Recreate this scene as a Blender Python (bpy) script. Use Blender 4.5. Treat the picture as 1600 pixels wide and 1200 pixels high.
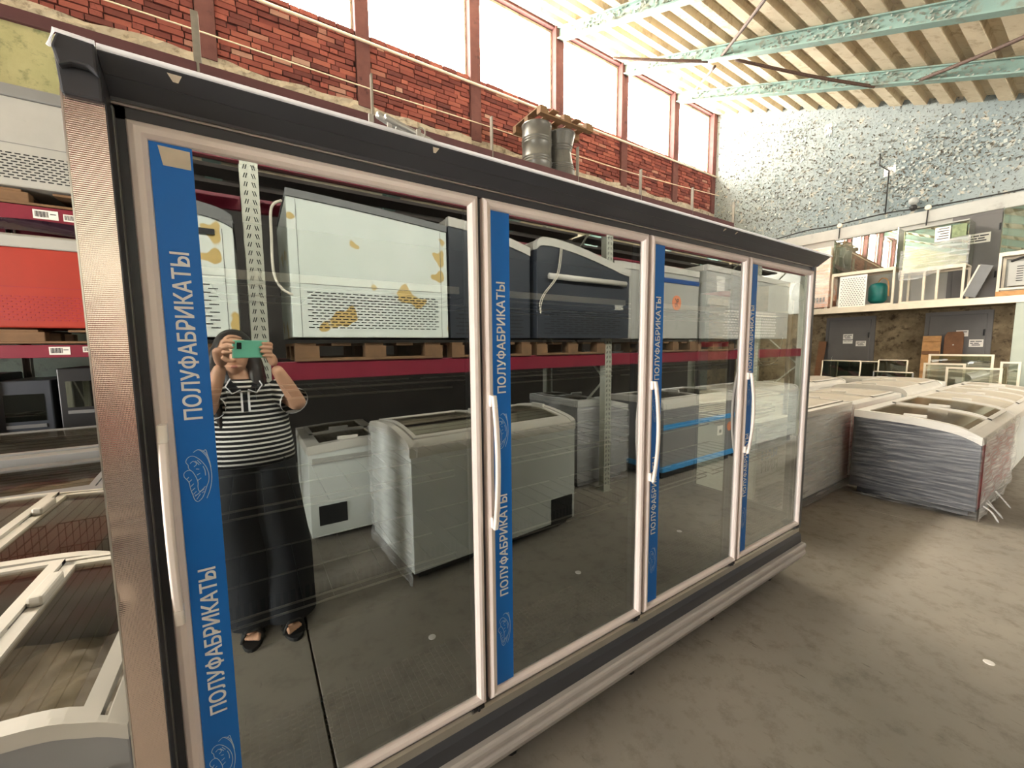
import bpy, bmesh, math, random
from mathutils import Vector, Matrix

RND = random.Random(11)
PI = math.pi
S = bpy.context.scene
COL = S.collection
for o in list(bpy.data.objects):
    bpy.data.objects.remove(o, do_unlink=True)

# ------------------------------------------------------------------ camera
cd = bpy.data.cameras.new('camera')
cam = bpy.data.objects.new('camera', cd)
COL.objects.link(cam)
YAW, PITCH, ROLL = 0.579545, -0.094689, -0.009972
CAM = Vector((0.1723, -1.0771, 1.5617))
FWD = Vector((math.sin(YAW) * math.cos(PITCH), math.cos(YAW) * math.cos(PITCH), math.sin(PITCH)))
_r = Vector((math.cos(YAW), -math.sin(YAW), 0))
_u = _r.cross(FWD)
RIGHT = math.cos(ROLL) * _r + math.sin(ROLL) * _u
UP = -math.sin(ROLL) * _r + math.cos(ROLL) * _u
mw = Matrix((RIGHT, UP, -FWD)).transposed().to_4x4()
mw.translation = CAM
cam.matrix_world = mw
cd.sensor_width = 36.0
cd.lens = 624.09 / 1600 * 36.0
cd.clip_start = 0.004
cd.clip_end = 200
S.camera = cam

# ------------------------------------------------------------------ sky and daylight
w = bpy.data.worlds.new('overcast_sky')
S.world = w
w.use_nodes = True
bg = w.node_tree.nodes['Background']
bg.inputs[0].default_value = (1.0, 0.965, 0.905, 1)
bg.inputs[1].default_value = 26.0

def portal(name, loc, rot, sx, sy):
    l = bpy.data.lights.new(name, 'AREA')
    l.shape = 'RECTANGLE'; l.size = sx; l.size_y = sy
    l.cycles.is_portal = True
    o = bpy.data.objects.new(name, l)
    o.location = loc; o.rotation_euler = rot
    COL.objects.link(o)
portal('added_gate_portal', (-7.5, -0.6, 1.6), (0, -PI / 2, 0), 3.2, 2.4)  # sky light through the added gateway
portal('added_side_window_portal', (8.0, -5.35, 3.12), (PI / 2, 0, 0), 7.1, 0.9)  # sky light through the added window strip
portal('window_portal', (2.4, 6.2, 7.25), (-PI / 2, 0, 0), 19.0, 1.7)

vs = S.view_settings
vs.view_transform = 'Standard'
vs.look = 'None'
vs.exposure = 1.16
vs.gamma = 1.0
vs.use_curve_mapping = False

# ------------------------------------------------------------------ mesh helpers
def lin(c):
    return tuple(((v / 255) / 12.92 if v / 255 <= 0.04045 else ((v / 255 + 0.055) / 1.055) ** 2.4) for v in c)

class MB:
    def __init__(s):
        s.v = []; s.f = []
    def add(s, vs_, fs):
        n = len(s.v)
        s.v += [tuple(p) for p in vs_]
        s.f += [tuple(i + n for i in f) for f in fs]
        return s
    def box(s, x0, x1, y0, y1, z0, z1):
        return s.add([(x0, y0, z0), (x1, y0, z0), (x1, y1, z0), (x0, y1, z0), (x0, y0, z1), (x1, y0, z1), (x1, y1, z1), (x0, y1, z1)],
                     [(0, 3, 2, 1), (4, 5, 6, 7), (0, 1, 5, 4), (1, 2, 6, 5), (2, 3, 7, 6), (3, 0, 4, 7)])
    def obox(s, c, size, m=None):
        hx, hy, hz = (d / 2 for d in size)
        vs_ = [Vector((x, y, z)) for z in (-hz, hz) for x, y in ((-hx, -hy), (hx, -hy), (hx, hy), (-hx, hy))]
        if m is not None:
            vs_ = [m @ p for p in vs_]
        c = Vector(c)
        return s.add([p + c for p in vs_], [(0, 3, 2, 1), (4, 5, 6, 7), (0, 1, 5, 4), (1, 2, 6, 5), (2, 3, 7, 6), (3, 0, 4, 7)])
    def prism(s, poly, axis, a0, a1):
        def mk(p, q, a):
            return (a, p, q) if axis == 'x' else ((p, a, q) if axis == 'y' else (p, q, a))
        n = len(poly)
        vs_ = [mk(p, q, a0) for p, q in poly] + [mk(p, q, a1) for p, q in poly]
        fs = [tuple(range(n)), tuple(range(2 * n - 1, n - 1, -1))]
        fs += [(i, (i + 1) % n, n + (i + 1) % n, n + i) for i in range(n)]
        return s.add(vs_, fs)
    def strip(s, top, bot, axis, a0, a1):
        """band between two polylines of equal length, extruded along axis"""
        for i in range(len(top) - 1):
            s.prism([bot[i], bot[i + 1], top[i + 1], top[i]], axis, a0, a1)
        return s
    def tube(s, pts, r, n=6, cap=True):
        pts = [Vector(p) for p in pts]
        rings = []
        for i, p in enumerate(pts):
            d = (pts[min(i + 1, len(pts) - 1)] - pts[max(i - 1, 0)]).normalized()
            a = Vector((0, 0, 1)) if abs(d.z) < 0.9 else Vector((1, 0, 0))
            e1 = d.cross(a).normalized(); e2 = d.cross(e1)
            rr = r[i] if isinstance(r, (list, tuple)) else r
            rings.append([p + e1 * (rr * math.cos(2 * PI * k / n)) + e2 * (rr * math.sin(2 * PI * k / n)) for k in range(n)])
        vs_ = [q for ring in rings for q in ring]
        fs = []
        for i in range(len(pts) - 1):
            for k in range(n):
                fs.append((i * n + k, i * n + (k + 1) % n, (i + 1) * n + (k + 1) % n, (i + 1) * n + k))
        if cap:
            fs.append(tuple(range(n - 1, -1, -1)))
            fs.append(tuple((len(pts) - 1) * n + k for k in range(n)))
        return s.add(vs_, fs)
    def lathe(s, prof, n=20, c=(0, 0, 0), squash=None):
        vs_ = []
        for r, z in prof:
            for k in range(n):
                a = 2 * PI * k / n
                vs_.append((c[0] + r * math.cos(a), c[1] + r * math.sin(a), c[2] + z))
        fs = []
        m = len(prof)
        for i in range(m - 1):
            for k in range(n):
                fs.append((i * n + k, i * n + (k + 1) % n, (i + 1) * n + (k + 1) % n, (i + 1) * n + k))
        fs.append(tuple(range(n - 1, -1, -1)))
        fs.append(tuple((m - 1) * n + k for k in range(n)))
        return s.add(vs_, fs)
    def loft(s, rings, close=True):
        n = len(rings[0])
        vs_ = [p for r in rings for p in r]
        fs = []
        for i in range(len(rings) - 1):
            for k in range(n):
                fs.append((i * n + k, i * n + (k + 1) % n, (i + 1) * n + (k + 1) % n, (i + 1) * n + k))
        if close:
            fs.append(tuple(range(n - 1, -1, -1)))
            fs.append(tuple((len(rings) - 1) * n + k for k in range(n)))
        return s.add(vs_, fs)
    def grid(s, fn, nx, ny):
        vs_ = [fn(i / nx, j / ny) for j in range(ny + 1) for i in range(nx + 1)]
        fs = [(j * (nx + 1) + i, j * (nx + 1) + i + 1, (j + 1) * (nx + 1) + i + 1, (j + 1) * (nx + 1) + i) for j in range(ny) for i in range(nx)]
        return s.add(vs_, fs)
    def mesh(s, name, mat, smooth=False, fix=True):
        me = bpy.data.meshes.new(name)
        me.from_pydata(s.v, [], s.f)
        if fix:
            b = bmesh.new(); b.from_mesh(me)
            bmesh.ops.recalc_face_normals(b, faces=b.faces[:])
            b.to_mesh(me); b.free()
        me.materials.append(mat)
        if smooth:
            me.polygons.foreach_set('use_smooth', [True] * len(me.polygons))
        me.update()
        return me
    def build(s, name, mat, parent=None, smooth=False, bevel=0, fix=True, seg=2):
        o = bpy.data.objects.new(name, s.mesh(name, mat, smooth, fix))
        COL.objects.link(o)
        if parent is not None:
            o.parent = parent
        if bevel:
            md = o.modifiers.new('bevel', 'BEVEL')
            md.width = bevel; md.segments = seg; md.limit_method = 'ANGLE'; md.angle_limit = math.radians(35)
            md.harden_normals = False
        return o

def tag(o, label=None, cat=None, group=None, kind=None):
    if label: o['label'] = label
    if cat: o['category'] = cat
    if group: o['group'] = group
    if kind: o['kind'] = kind
    return o

def thing(name, label, cat, loc=(0, 0, 0), rz=0.0, group=None):
    o = bpy.data.objects.new(name, None)
    o.empty_display_size = 0.1
    COL.objects.link(o)
    o.location = loc
    o.rotation_euler = (0, 0, rz)
    return tag(o, label, cat, group)

def copy_tree(o, parent=None):
    c = o.copy(); COL.objects.link(c); c.parent = parent
    for ch in list(o.children):
        copy_tree(ch, c)
    return c

def share(name, me, parent, loc=(0, 0, 0), rot=(0, 0, 0), scale=(1, 1, 1)):
    o = bpy.data.objects.new(name, me)
    COL.objects.link(o); o.parent = parent
    o.location = loc; o.rotation_euler = rot; o.scale = scale
    return o

def crom(pts, n):
    """smooth curve through 2D/3D points"""
    pts = [Vector(p) for p in pts]
    out = []
    m = len(pts) - 1
    for i in range(m):
        p0 = pts[max(i - 1, 0)]; p1 = pts[i]; p2 = pts[i + 1]; p3 = pts[min(i + 2, m)]
        for k in range(n):
            t = k / n
            out.append(0.5 * ((2 * p1) + (p2 - p0) * t + (2 * p0 - 5 * p1 + 4 * p2 - p3) * t * t + (3 * p1 - p0 - 3 * p2 + p3) * t ** 3))
    out.append(pts[-1])
    return out

# ------------------------------------------------------------------ materials
MATS = {}
def nt(name):
    m = bpy.data.materials.new(name)
    m.use_nodes = True
    t = m.node_tree
    t.nodes.clear()
    out = t.nodes.new('ShaderNodeOutputMaterial')
    MATS[name] = m
    return m, t, out

def N(t, typ, **kw):
    n = t.nodes.new(typ)
    for k, v in kw.items():
        if k.startswith('i_'):
            key = k[2:]
            n.inputs[int(key) if key.isdigit() else key.replace('_', ' ')].default_value = v
        else:
            setattr(n, k, v)
    return n

def coords(t, scale=(1, 1, 1), kind='Object', rot=(0, 0, 0)):
    tc = N(t, 'ShaderNodeTexCoord')
    mp = N(t, 'ShaderNodeMapping')
    mp.inputs['Scale'].default_value = scale
    mp.inputs['Rotation'].default_value = rot
    t.links.new(tc.outputs[kind], mp.inputs['Vector'])
    return mp.outputs[0]

def noise(t, vec, scale, detail=4, rough=0.55):
    n = N(t, 'ShaderNodeTexNoise')
    n.inputs['Scale'].default_value = scale
    n.inputs['Detail'].default_value = detail
    n.inputs['Roughness'].default_value = rough
    t.links.new(vec, n.inputs['Vector'])
    return n.outputs['Fac']

def ramp(t, fac, stops):
    r = N(t, 'ShaderNodeValToRGB')
    el = r.color_ramp.elements
    while len(el) < len(stops):
        el.new(0.5)
    for e, (p, c) in zip(el, stops):
        e.position = p
        e.color = tuple(c) + (1,) if len(c) == 3 else c
    t.links.new(fac, r.inputs[0])
    return r.outputs[0]

def mixc(t, fac, a, b, mode='MIX'):
    m = N(t, 'ShaderNodeMix', data_type='RGBA', blend_type=mode)
    for sock, val in ((m.inputs[0], fac), (m.inputs[6], a), (m.inputs[7], b)):
        if isinstance(val, (int, float)):
            sock.default_value = val
        elif isinstance(val, tuple):
            sock.default_value = val + (1,) if len(val) == 3 else val
        else:
            t.links.new(val, sock)
    return m.outputs[2]

def pbsdf(t, out, col, rough=0.5, metal=0.0, bump=None, bstr=0.3, bdist=0.01, spec=0.5, rsock=None):
    b = N(t, 'ShaderNodeBsdfPrincipled')
    if isinstance(col, tuple):
        b.inputs['Base Color'].default_value = col + (1,) if len(col) == 3 else col
    else:
        t.links.new(col, b.inputs['Base Color'])
    b.inputs['Roughness'].default_value = rough
    b.inputs['Metallic'].default_value = metal
    b.inputs['Specular IOR Level'].default_value = spec
    if rsock is not None:
        t.links.new(rsock, b.inputs['Roughness'])
    if bump is not None:
        bp = N(t, 'ShaderNodeBump')
        bp.inputs['Strength'].default_value = bstr
        bp.inputs['Distance'].default_value = bdist
        t.links.new(bump, bp.inputs['Height'])
        t.links.new(bp.outputs[0], b.inputs['Normal'])
    t.links.new(b.outputs[0], out.inputs['Surface'])
    return b

def plain(name, rgb, rough=0.5, metal=0.0, var=0.12, scale=6.0, bump=0.0, spec=0.5, dirt=None, dirt_at=(0.6, 0.75)):
    """painted / plastic / metal surface with gentle tone variation and optional grime"""
    m, t, out = nt(name)
    c = lin(rgb)
    v = coords(t)
    n = noise(t, v, scale, 5)
    lo = tuple(x * (1 - var) for x in c); hi = tuple(min(1, x * (1 + var)) for x in c)
    col = ramp(t, n, [(0.3, lo), (0.7, hi)])
    if dirt:
        n2 = noise(t, v, scale * 0.6, 8, 0.7)
        f = ramp(t, n2, [(dirt_at[0], (0, 0, 0)), (dirt_at[1], (1, 1, 1))])
        col = mixc(t, f, col, lin(dirt))
    pbsdf(t, out, col, rough, metal, n if bump else None, bump, 0.004, spec)
    return m

def metal_brushed(name, rgb, rough=0.3):
    return plain(name, rgb, rough, 1.0, 0.06, 20)

M = {}
M['door_alu'] = plain('satin_aluminium_pinkish', (236, 222, 216), 0.36, 0.0, 0.03, 8)
M['trim_alu'] = plain('bare_aluminium_trim', (200, 196, 188), 0.28, 0.85, 0.05, 12)
M['bumper'] = plain('grey_plastic_bumper', (184, 177, 172), 0.32, 0.1, 0.05, 8)
M['dark_panel'] = plain('charcoal_powder_coat', (62, 63, 68), 0.38, 0.0, 0.10, 5, 0.05)
M['canopy'] = plain('anthracite_canopy_sheet', (66, 67, 73), 0.36, 0.1, 0.12, 3, 0.03)
M['canopy_edge'] = plain('bright_canopy_edge', (225, 225, 228), 0.15, 0.9, 0.02, 5)
M['black_plastic'] = plain('black_plastic', (24, 24, 26), 0.4, 0, 0.2, 10)
M['inside'] = plain('shade_dark_lining', (40, 38, 35), 0.55, 0.0, 0.1, 4)  # lining darkened to stand for the unlit cabinet interior
M['wire'] = plain('grey_coated_wire', (120, 116, 108), 0.4, 0.3, 0.05, 10)
M['handle'] = plain('cream_handle_plastic', (240, 228, 220), 0.35, 0, 0.04, 10)
M['handle_cap'] = plain('pale_handle_cap', (248, 240, 232), 0.35, 0, 0.03, 10)
M['blue'] = plain('blue_vinyl_strip', (0, 116, 214), 0.5, 0, 0.03, 4)
M['print_white'] = plain('white_vinyl_print', (250, 250, 252), 0.5, 0, 0.01, 4)
M['print_pale'] = plain('pale_blue_vinyl_print', (190, 215, 240), 0.5, 0, 0.04, 4)
M['tape'] = plain('cream_paper_tape', (224, 210, 190), 0.7, 0, 0.06, 30)
M['white_body'] = plain('white_enamel', (208, 211, 206), 0.32, 0, 0.05, 3, 0.0, 0.5, (186, 178, 160), (0.62, 0.8))
M['white_plastic'] = plain('white_plastic', (196, 191, 182), 0.36, 0, 0.05, 5, 0, 0.5, (190, 180, 160), (0.62, 0.85))
M['grey_body'] = plain('grey_enamel', (128, 127, 126), 0.4, 0, 0.06, 4)
M['grey_light'] = plain('light_grey_enamel', (170, 168, 162), 0.4, 0, 0.06, 4, 0, 0.5, (120, 115, 105), (0.6, 0.85))
M['mid_grey'] = plain('mid_grey_plastic', (110, 110, 110), 0.4, 0, 0.06, 6)
M['charcoal'] = plain('charcoal_enamel', (52, 56, 64), 0.34, 0, 0.1, 4)
M['slate'] = plain('slate_enamel_front', (62, 63, 68), 0.3, 0, 0.08, 5)
M['red_body'] = plain('orange_red_enamel', (160, 50, 36), 0.4, 0, 0.08, 4)
M['crimson'] = plain('crimson_enamel', (150, 40, 52), 0.4, 0, 0.08, 4)
M['slot'] = plain('black_slot', (14, 14, 15), 0.7, 0, 0.1, 5)
M['liner'] = plain('crumpled_grey_liner', (138, 130, 120), 0.45, 0, 0.25, 12, 0.4)
M['deck_dark'] = plain('dark_deck_board', (58, 50, 46), 0.8, 0, 0.2, 6)  # one dark brown for all boards of the rack
M['rubber'] = plain('black_rubber', (22, 21, 20), 0.7, 0, 0.1, 10)
M['rack_red'] = plain('raspberry_rack_paint', (120, 26, 46), 0.4, 0, 0.08, 5, 0.0, 0.5, (70, 30, 34), (0.68, 0.82))
M['rack_maroon'] = plain('faded_maroon_beam', (78, 42, 44), 0.6, 0, 0.12, 6)
M['dark_wall'] = plain('shade_dark_wall', (52, 48, 45), 0.9, 0, 0.2, 2)  # shade behind the rack is put into the wall colour
M['wire_dark'] = plain('dark_coated_wire', (52, 50, 48), 0.5, 0.2, 0.05, 10)
M['rack_grey'] = plain('galvanised_upright', (186, 186, 172), 0.42, 0.35, 0.07, 14)
M['rack_back'] = plain('weathered_steel_upright', (128, 122, 112), 0.5, 0.3, 0.12, 14)
M['wood'] = plain('pale_pallet_wood', (186, 138, 88), 0.7, 0, 0.22, 9, 0.3)
M['wood_old'] = plain('old_pallet_wood', (118, 88, 60), 0.8, 0, 0.25, 9, 0.3)
M['pale_grey'] = plain('pale_grey_plastic', (176, 171, 160), 0.42, 0, 0.05, 6, 0, 0.5, (150, 142, 128), (0.6, 0.85))
M['wood_dark'] = plain('brown_fibreboard', (120, 80, 50), 0.65, 0, 0.2, 7, 0.2)
M['blue_trim'] = plain('azure_plastic_trim', (52, 140, 200), 0.32, 0, 0.05, 5)
M['navy_trim'] = plain('navy_plastic_trim', (40, 78, 140), 0.35, 0, 0.06, 5)
M['orange'] = plain('orange_sticker', (226, 140, 100), 0.5, 0, 0.05, 5)
M['paper'] = plain('white_paper', (232, 226, 218), 0.8, 0, 0.04, 10)
M['ink'] = plain('dark_ink', (60, 56, 60), 0.7, 0, 0.1, 10)
M['teal'] = plain('teal_compressor_paint', (22, 108, 104), 0.4, 0, 0.12, 6)
M['drum'] = plain('dented_grey_steel', (100, 99, 95), 0.4, 0.4, 0.16, 5)
M['galv'] = plain('galvanised_tube', (190, 188, 182), 0.3, 0.8, 0.06, 12)
M['cable'] = plain('black_cable', (30, 28, 27), 0.6, 0, 0.1, 12)
M['cable_white'] = plain('white_cable', (214, 206, 190), 0.5, 0, 0.05, 12)
M['door_grey'] = plain('grey_painted_steel_door', (98, 94, 92), 0.5, 0, 0.08, 3)
M['pale_green'] = plain('pale_green_post_paint', (166, 172, 160), 0.55, 0, 0.06, 4)
M['alu_frame'] = plain('cream_aluminium_frame', (214, 202, 182), 0.4, 0.3, 0.06, 8)
M['dusty_lid'] = plain('dust_covered_lid', (164, 155, 140), 0.55, 0, 0.10, 5, 0, 0.4, (160, 140, 112), (0.55, 0.8))
M['bark'] = plain('rusty_rod', (74, 54, 44), 0.75, 0.2, 0.35, 40, 0.6)
M['pipe'] = plain('cream_conduit', (224, 208, 184), 0.5, 0, 0.08, 10)
M['lamp'] = plain('floodlight_grey', (150, 150, 146), 0.5, 0, 0.1, 8)
M['skirt'] = plain('black_trousers_cloth', (16, 18, 24), 0.85, 0, 0.25, 12)
M['hair'] = plain('dark_brown_hair', (32, 24, 21), 0.45, 0, 0.4, 30, 0.4)
M['skin'] = plain('skin', (206, 158, 128), 0.5, 0, 0.05, 6)
M['mint'] = plain('mint_phone_case', (116, 196, 166), 0.42, 0, 0.03, 6)
M['lens_black'] = plain('camera_glass', (12, 14, 18), 0.1, 0, 0.1, 6)
M['lips'] = plain('lips', (164, 104, 92), 0.5, 0, 0.05, 8)
M['eye'] = plain('eye_white', (225, 222, 216), 0.3, 0, 0.03, 8)
M['iris'] = plain('brown_iris', (50, 32, 22), 0.3, 0, 0.1, 8)

def mat_translucent(name, rgb):
    m, t, out = nt(name)
    a = N(t, 'ShaderNodeBsdfTranslucent'); a.inputs[0].default_value = lin(rgb) + (1,)
    b = N(t, 'ShaderNodeBsdfDiffuse'); b.inputs[0].default_value = lin(rgb) + (1,)
    mx = N(t, 'ShaderNodeMixShader'); mx.inputs[0].default_value = 0.35
    t.links.new(a.outputs[0], mx.inputs[1]); t.links.new(b.outputs[0], mx.inputs[2]); t.links.new(mx.outputs[0], out.inputs['Surface'])
    return m
M['lip'] = mat_translucent('highlight_edge_strip', (240, 240, 242))  # translucent white imitating the window highlight on the canopy edge

def glass_mat(name, base, tint, gloss=(1, 1, 1), rough=0.0, power=5.0):
    """thin sheet: clear transmission plus mirror reflection that grows with angle"""
    m, t, out = nt(name)
    tr = N(t, 'ShaderNodeBsdfTransparent'); tr.inputs[0].default_value = tint + (1,)
    gl = N(t, 'ShaderNodeBsdfGlossy'); gl.inputs[0].default_value = gloss + (1,)
    gl.inputs['Roughness'].default_value = rough
    lw = N(t, 'ShaderNodeLayerWeight'); lw.inputs[0].default_value = 0.5
    pw = N(t, 'ShaderNodeMath', operation='POWER'); t.links.new(lw.outputs['Facing'], pw.inputs[0]); pw.inputs[1].default_value = power
    mth = N(t, 'ShaderNodeMath', operation='MULTIPLY_ADD', use_clamp=True)
    t.links.new(pw.outputs[0], mth.inputs[0])
    mth.inputs[1].default_value = 1 - base; mth.inputs[2].default_value = base
    mx = N(t, 'ShaderNodeMixShader')
    t.links.new(mth.outputs[0], mx.inputs[0])
    t.links.new(tr.outputs[0], mx.inputs[1]); t.links.new(gl.outputs[0], mx.inputs[2])
    t.links.new(mx.outputs[0], out.inputs['Surface'])
    return m
M['door_glass'] = glass_mat('coated_insulated_glass', 0.36, (0.88, 0.90, 0.88), (0.94, 1.0, 1.0))
M['clear_edge'] = glass_mat('clear_glass', 0.0, (0.97, 0.98, 0.97))
M['end_glass'] = glass_mat('clear_end_glass', 0.04, (0.88, 0.90, 0.87))
M['window_glass'] = glass_mat('dusty_window_glass', 0.02, (0.96, 0.95, 0.92))
M['lid_glass'] = glass_mat('chest_lid_glass', 0.035, (0.80, 0.78, 0.74), (0.9, 0.88, 0.84), 0.08, 10.0)
M['case_glass'] = glass_mat('greenish_case_glass', 0.30, (0.80, 0.83, 0.77), (0.97, 0.985, 0.95), 0.01)
M['hazy_lid'] = glass_mat('dust_hazed_lid_glass', 0.22, (0.62, 0.58, 0.50), (0.92, 0.88, 0.80), 0.18)
M['dark_glass'] = glass_mat('smoked_curved_glass', 0.10, (0.42, 0.44, 0.38), (0.9, 0.95, 0.88), 0.02)

def film_mat(name, base, tint=(1, 1, 1), stretch=(2, 2, 30), gain=0.45):
    m, t, out = nt(name)
    v = coords(t, stretch)
    n = noise(t, v, 1.6, 3, 0.6)
    bp = N(t, 'ShaderNodeBump'); bp.inputs['Strength'].default_value = 0.28; bp.inputs['Distance'].default_value = 0.01
    t.links.new(n, bp.inputs['Height'])
    tr = N(t, 'ShaderNodeBsdfTransparent'); tr.inputs[0].default_value = tint + (1,)
    pb = N(t, 'ShaderNodeBsdfPrincipled')
    pb.inputs['Base Color'].default_value = (0.85, 0.84, 0.82, 1)
    pb.inputs['Roughness'].default_value = 0.22
    t.links.new(bp.outputs[0], pb.inputs['Normal'])
    f = ramp(t, n, [(0.42, (base, base, base)), (0.72, (min(1, base + gain),) * 3)])
    mx = N(t, 'ShaderNodeMixShader')
    t.links.new(f, mx.inputs[0]); t.links.new(tr.outputs[0], mx.inputs[1]); t.links.new(pb.outputs[0], mx.inputs[2])
    t.links.new(mx.outputs[0], out.inputs['Surface'])
    return m
M['film'] = film_mat('stretch_film', 0.18, (1, 1, 1), (1, 1, 22), 0.30)
M['film_thick'] = film_mat('crumpled_stretch_film', 0.42)
M['film_dark'] = film_mat('thin_stretch_film', 0.03)
M['film_slate'] = film_mat('taut_stretch_film', 0.0, (1, 1, 1), (1, 2, 36), 0.22)

def mat_textured_steel():
    m, t, out = nt('leather_grain_stainless')
    v = coords(t, (1, 1, 1))
    sx = N(t, 'ShaderNodeSeparateXYZ'); t.links.new(v, sx.inputs[0])
    def lat(a, b):
        # diagonal lattice of small dimples
        c = N(t, 'ShaderNodeMath', operation='MULTIPLY_ADD'); t.links.new(sx.outputs[0], c.inputs[0]); c.inputs[1].default_value = a
        d = N(t, 'ShaderNodeMath', operation='MULTIPLY'); t.links.new(sx.outputs[2], d.inputs[0]); d.inputs[1].default_value = b
        t.links.new(d.outputs[0], c.inputs[2])
        s = N(t, 'ShaderNodeMath', operation='SINE'); t.links.new(c.outputs[0], s.inputs[0])
        return s.outputs[0]
    p = N(t, 'ShaderNodeMath', operation='MULTIPLY')
    t.links.new(lat(1500, 850), p.inputs[0]); t.links.new(lat(1500, -850), p.inputs[1])
    big = noise(t, v, 9, 2)
    ad = N(t, 'ShaderNodeMath', operation='MULTIPLY_ADD'); t.links.new(big, ad.inputs[0]); ad.inputs[1].default_value = 1.5
    t.links.new(p.outputs[0], ad.inputs[2])
    pbsdf(t, out, lin((226, 208, 198)), 0.17, 1.0, ad.outputs[0], 0.16, 0.0010)
    return m
M['textured_steel'] = mat_textured_steel()

def mat_brick():
    m, t, out = nt('red_brick')
    v = coords(t)
    g = N(t, 'ShaderNodeNewGeometry'); oi = N(t, 'ShaderNodeObjectInfo')
    ad = N(t, 'ShaderNodeMath', operation='ADD'); t.links.new(g.outputs['Random Per Island'], ad.inputs[0]); t.links.new(oi.outputs['Random'], ad.inputs[1])
    fr = N(t, 'ShaderNodeMath', operation='FRACT'); t.links.new(ad.outputs[0], fr.inputs[0])
    base = ramp(t, fr.outputs[0], [(0.0, lin((92, 52, 50))), (0.3, lin((114, 62, 57))), (0.7, lin((134, 74, 66))), (0.93, lin((146, 86, 74))), (1.0, lin((160, 128, 115)))])
    n = noise(t, v, 26, 6, 0.7)
    f = ramp(t, n, [(0.56, (0, 0, 0)), (0.72, (1, 1, 1))])
    col = mixc(t, f, base, lin((64, 38, 38)))
    pbsdf(t, out, col, 0.9, 0, n, 0.6, 0.01, 0.2)
    return m
M['brick'] = mat_brick()
M['mortar'] = plain('dark_mortar', (58, 42, 40), 0.95, 0, 0.25, 14, 0.5, 0.2)
M['pilaster'] = plain('maroon_pilaster', (96, 62, 60), 0.85, 0, 0.14, 9, 0.4, 0.2, (62, 40, 40), (0.6, 0.7))

def mat_stained(name, a, b, c, s1=2.2, s2=9, rough=0.9):
    m, t, out = nt(name)
    v = coords(t)
    n1 = noise(t, v, s1, 7, 0.65); n2 = noise(t, v, s2, 6, 0.7)
    col = ramp(t, n1, [(0.35, lin(a)), (0.62, lin(b))])
    f = ramp(t, n2, [(0.52, (0, 0, 0)), (0.66, (1, 1, 1))])
    col = mixc(t, f, col, lin(c))
    pbsdf(t, out, col, rough, 0, n2, 0.5, 0.012, 0.2)
    return m
M['concrete_band'] = mat_stained('weathered_concrete_band', (176, 166, 150), (152, 142, 126), (122, 112, 98), 3, 10)
M['plaster_olive'] = mat_stained('olive_stained_plaster', (168, 164, 128), (150, 150, 112), (120, 126, 96), 1.6, 6)
M['dado_teal'] = mat_stained('grey_teal_dado_paint', (112, 122, 118), (98, 110, 108), (84, 92, 90), 2, 7)
M['plaster_dirty'] = mat_stained('dirty_brown_plaster', (150, 134, 108), (104, 90, 70), (70, 58, 44), 2.6, 8)

def mat_peel():
    m, t, out = nt('peeling_grey_blue_paint')
    v = coords(t)
    n0 = noise(t, v, 0.55, 3); n1 = noise(t, v, 5.5, 9, 0.72); n2 = noise(t, v, 22, 8, 0.75)
    base = ramp(t, n0, [(0.35, lin((158, 164, 162))), (0.65, lin((138, 150, 152)))])
    f1 = ramp(t, n1, [(0.575, (0, 0, 0)), (0.60, (1, 1, 1))])
    col = mixc(t, f1, base, lin((184, 178, 164)))
    f2 = ramp(t, n2, [(0.57, (0, 0, 0)), (0.60, (1, 1, 1))])
    col = mixc(t, f2, col, lin((72, 68, 62)))
    ad = N(t, 'ShaderNodeMath', operation='ADD'); t.links.new(n1, ad.inputs[0]); t.links.new(n2, ad.inputs[1])
    pbsdf(t, out, col, 0.85, 0, ad.outputs[0], 0.8, 0.03, 0.2)
    return m
M['peel'] = mat_peel()
M['flake_dark'] = plain('bare_plaster_spot', (84, 78, 68), 0.9, 0, 0.2, 6)
M['flake'] = plain('curled_paint_flake', (160, 164, 158), 0.8, 0, 0.12, 4)
M['mint_beam'] = mat_stained('mint_painted_steel', (122, 146, 139), (130, 154, 146), (124, 126, 114), 1.4, 5, 0.55)
M['beam_flake'] = plain('mint_paint_flake', (140, 146, 136), 0.75, 0, 0.2, 6)
M['roof_sheet'] = mat_stained('whitewashed_roof_panel', (206, 194, 170), (188, 174, 150), (168, 152, 128), 1.2, 5)

def mat_floor():
    m, t, out = nt('worn_concrete_floor')
    v = coords(t)
    n1 = noise(t, v, 0.8, 6, 0.6); n2 = noise(t, v, 9, 9, 0.7)
    vs_ = coords(t, (5, 1.2, 1), 'Object', (0, 0, 0.5))
    n3 = noise(t, vs_, 5, 8, 0.7)
    base = ramp(t, n1, [(0.3, lin((134, 127, 117))), (0.7, lin((156, 148, 136)))])
    f = ramp(t, n2, [(0.5, (0, 0, 0)), (0.75, (0.8, 0.8, 0.8))])
    col = mixc(t, f, base, lin((108, 101, 91)))
    f3 = ramp(t, n3, [(0.63, (0, 0, 0)), (0.70, (0.7, 0.7, 0.7))])
    col = mixc(t, f3, col, lin((92, 84, 74)))
    r = ramp(t, n2, [(0.3, (0.5,) * 3), (0.7, (0.72,) * 3)])
    pbsdf(t, out, col, 0.6, 0, n2, 0.25, 0.004, 0.35, r)
    return m
M['floor'] = mat_floor()

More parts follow.
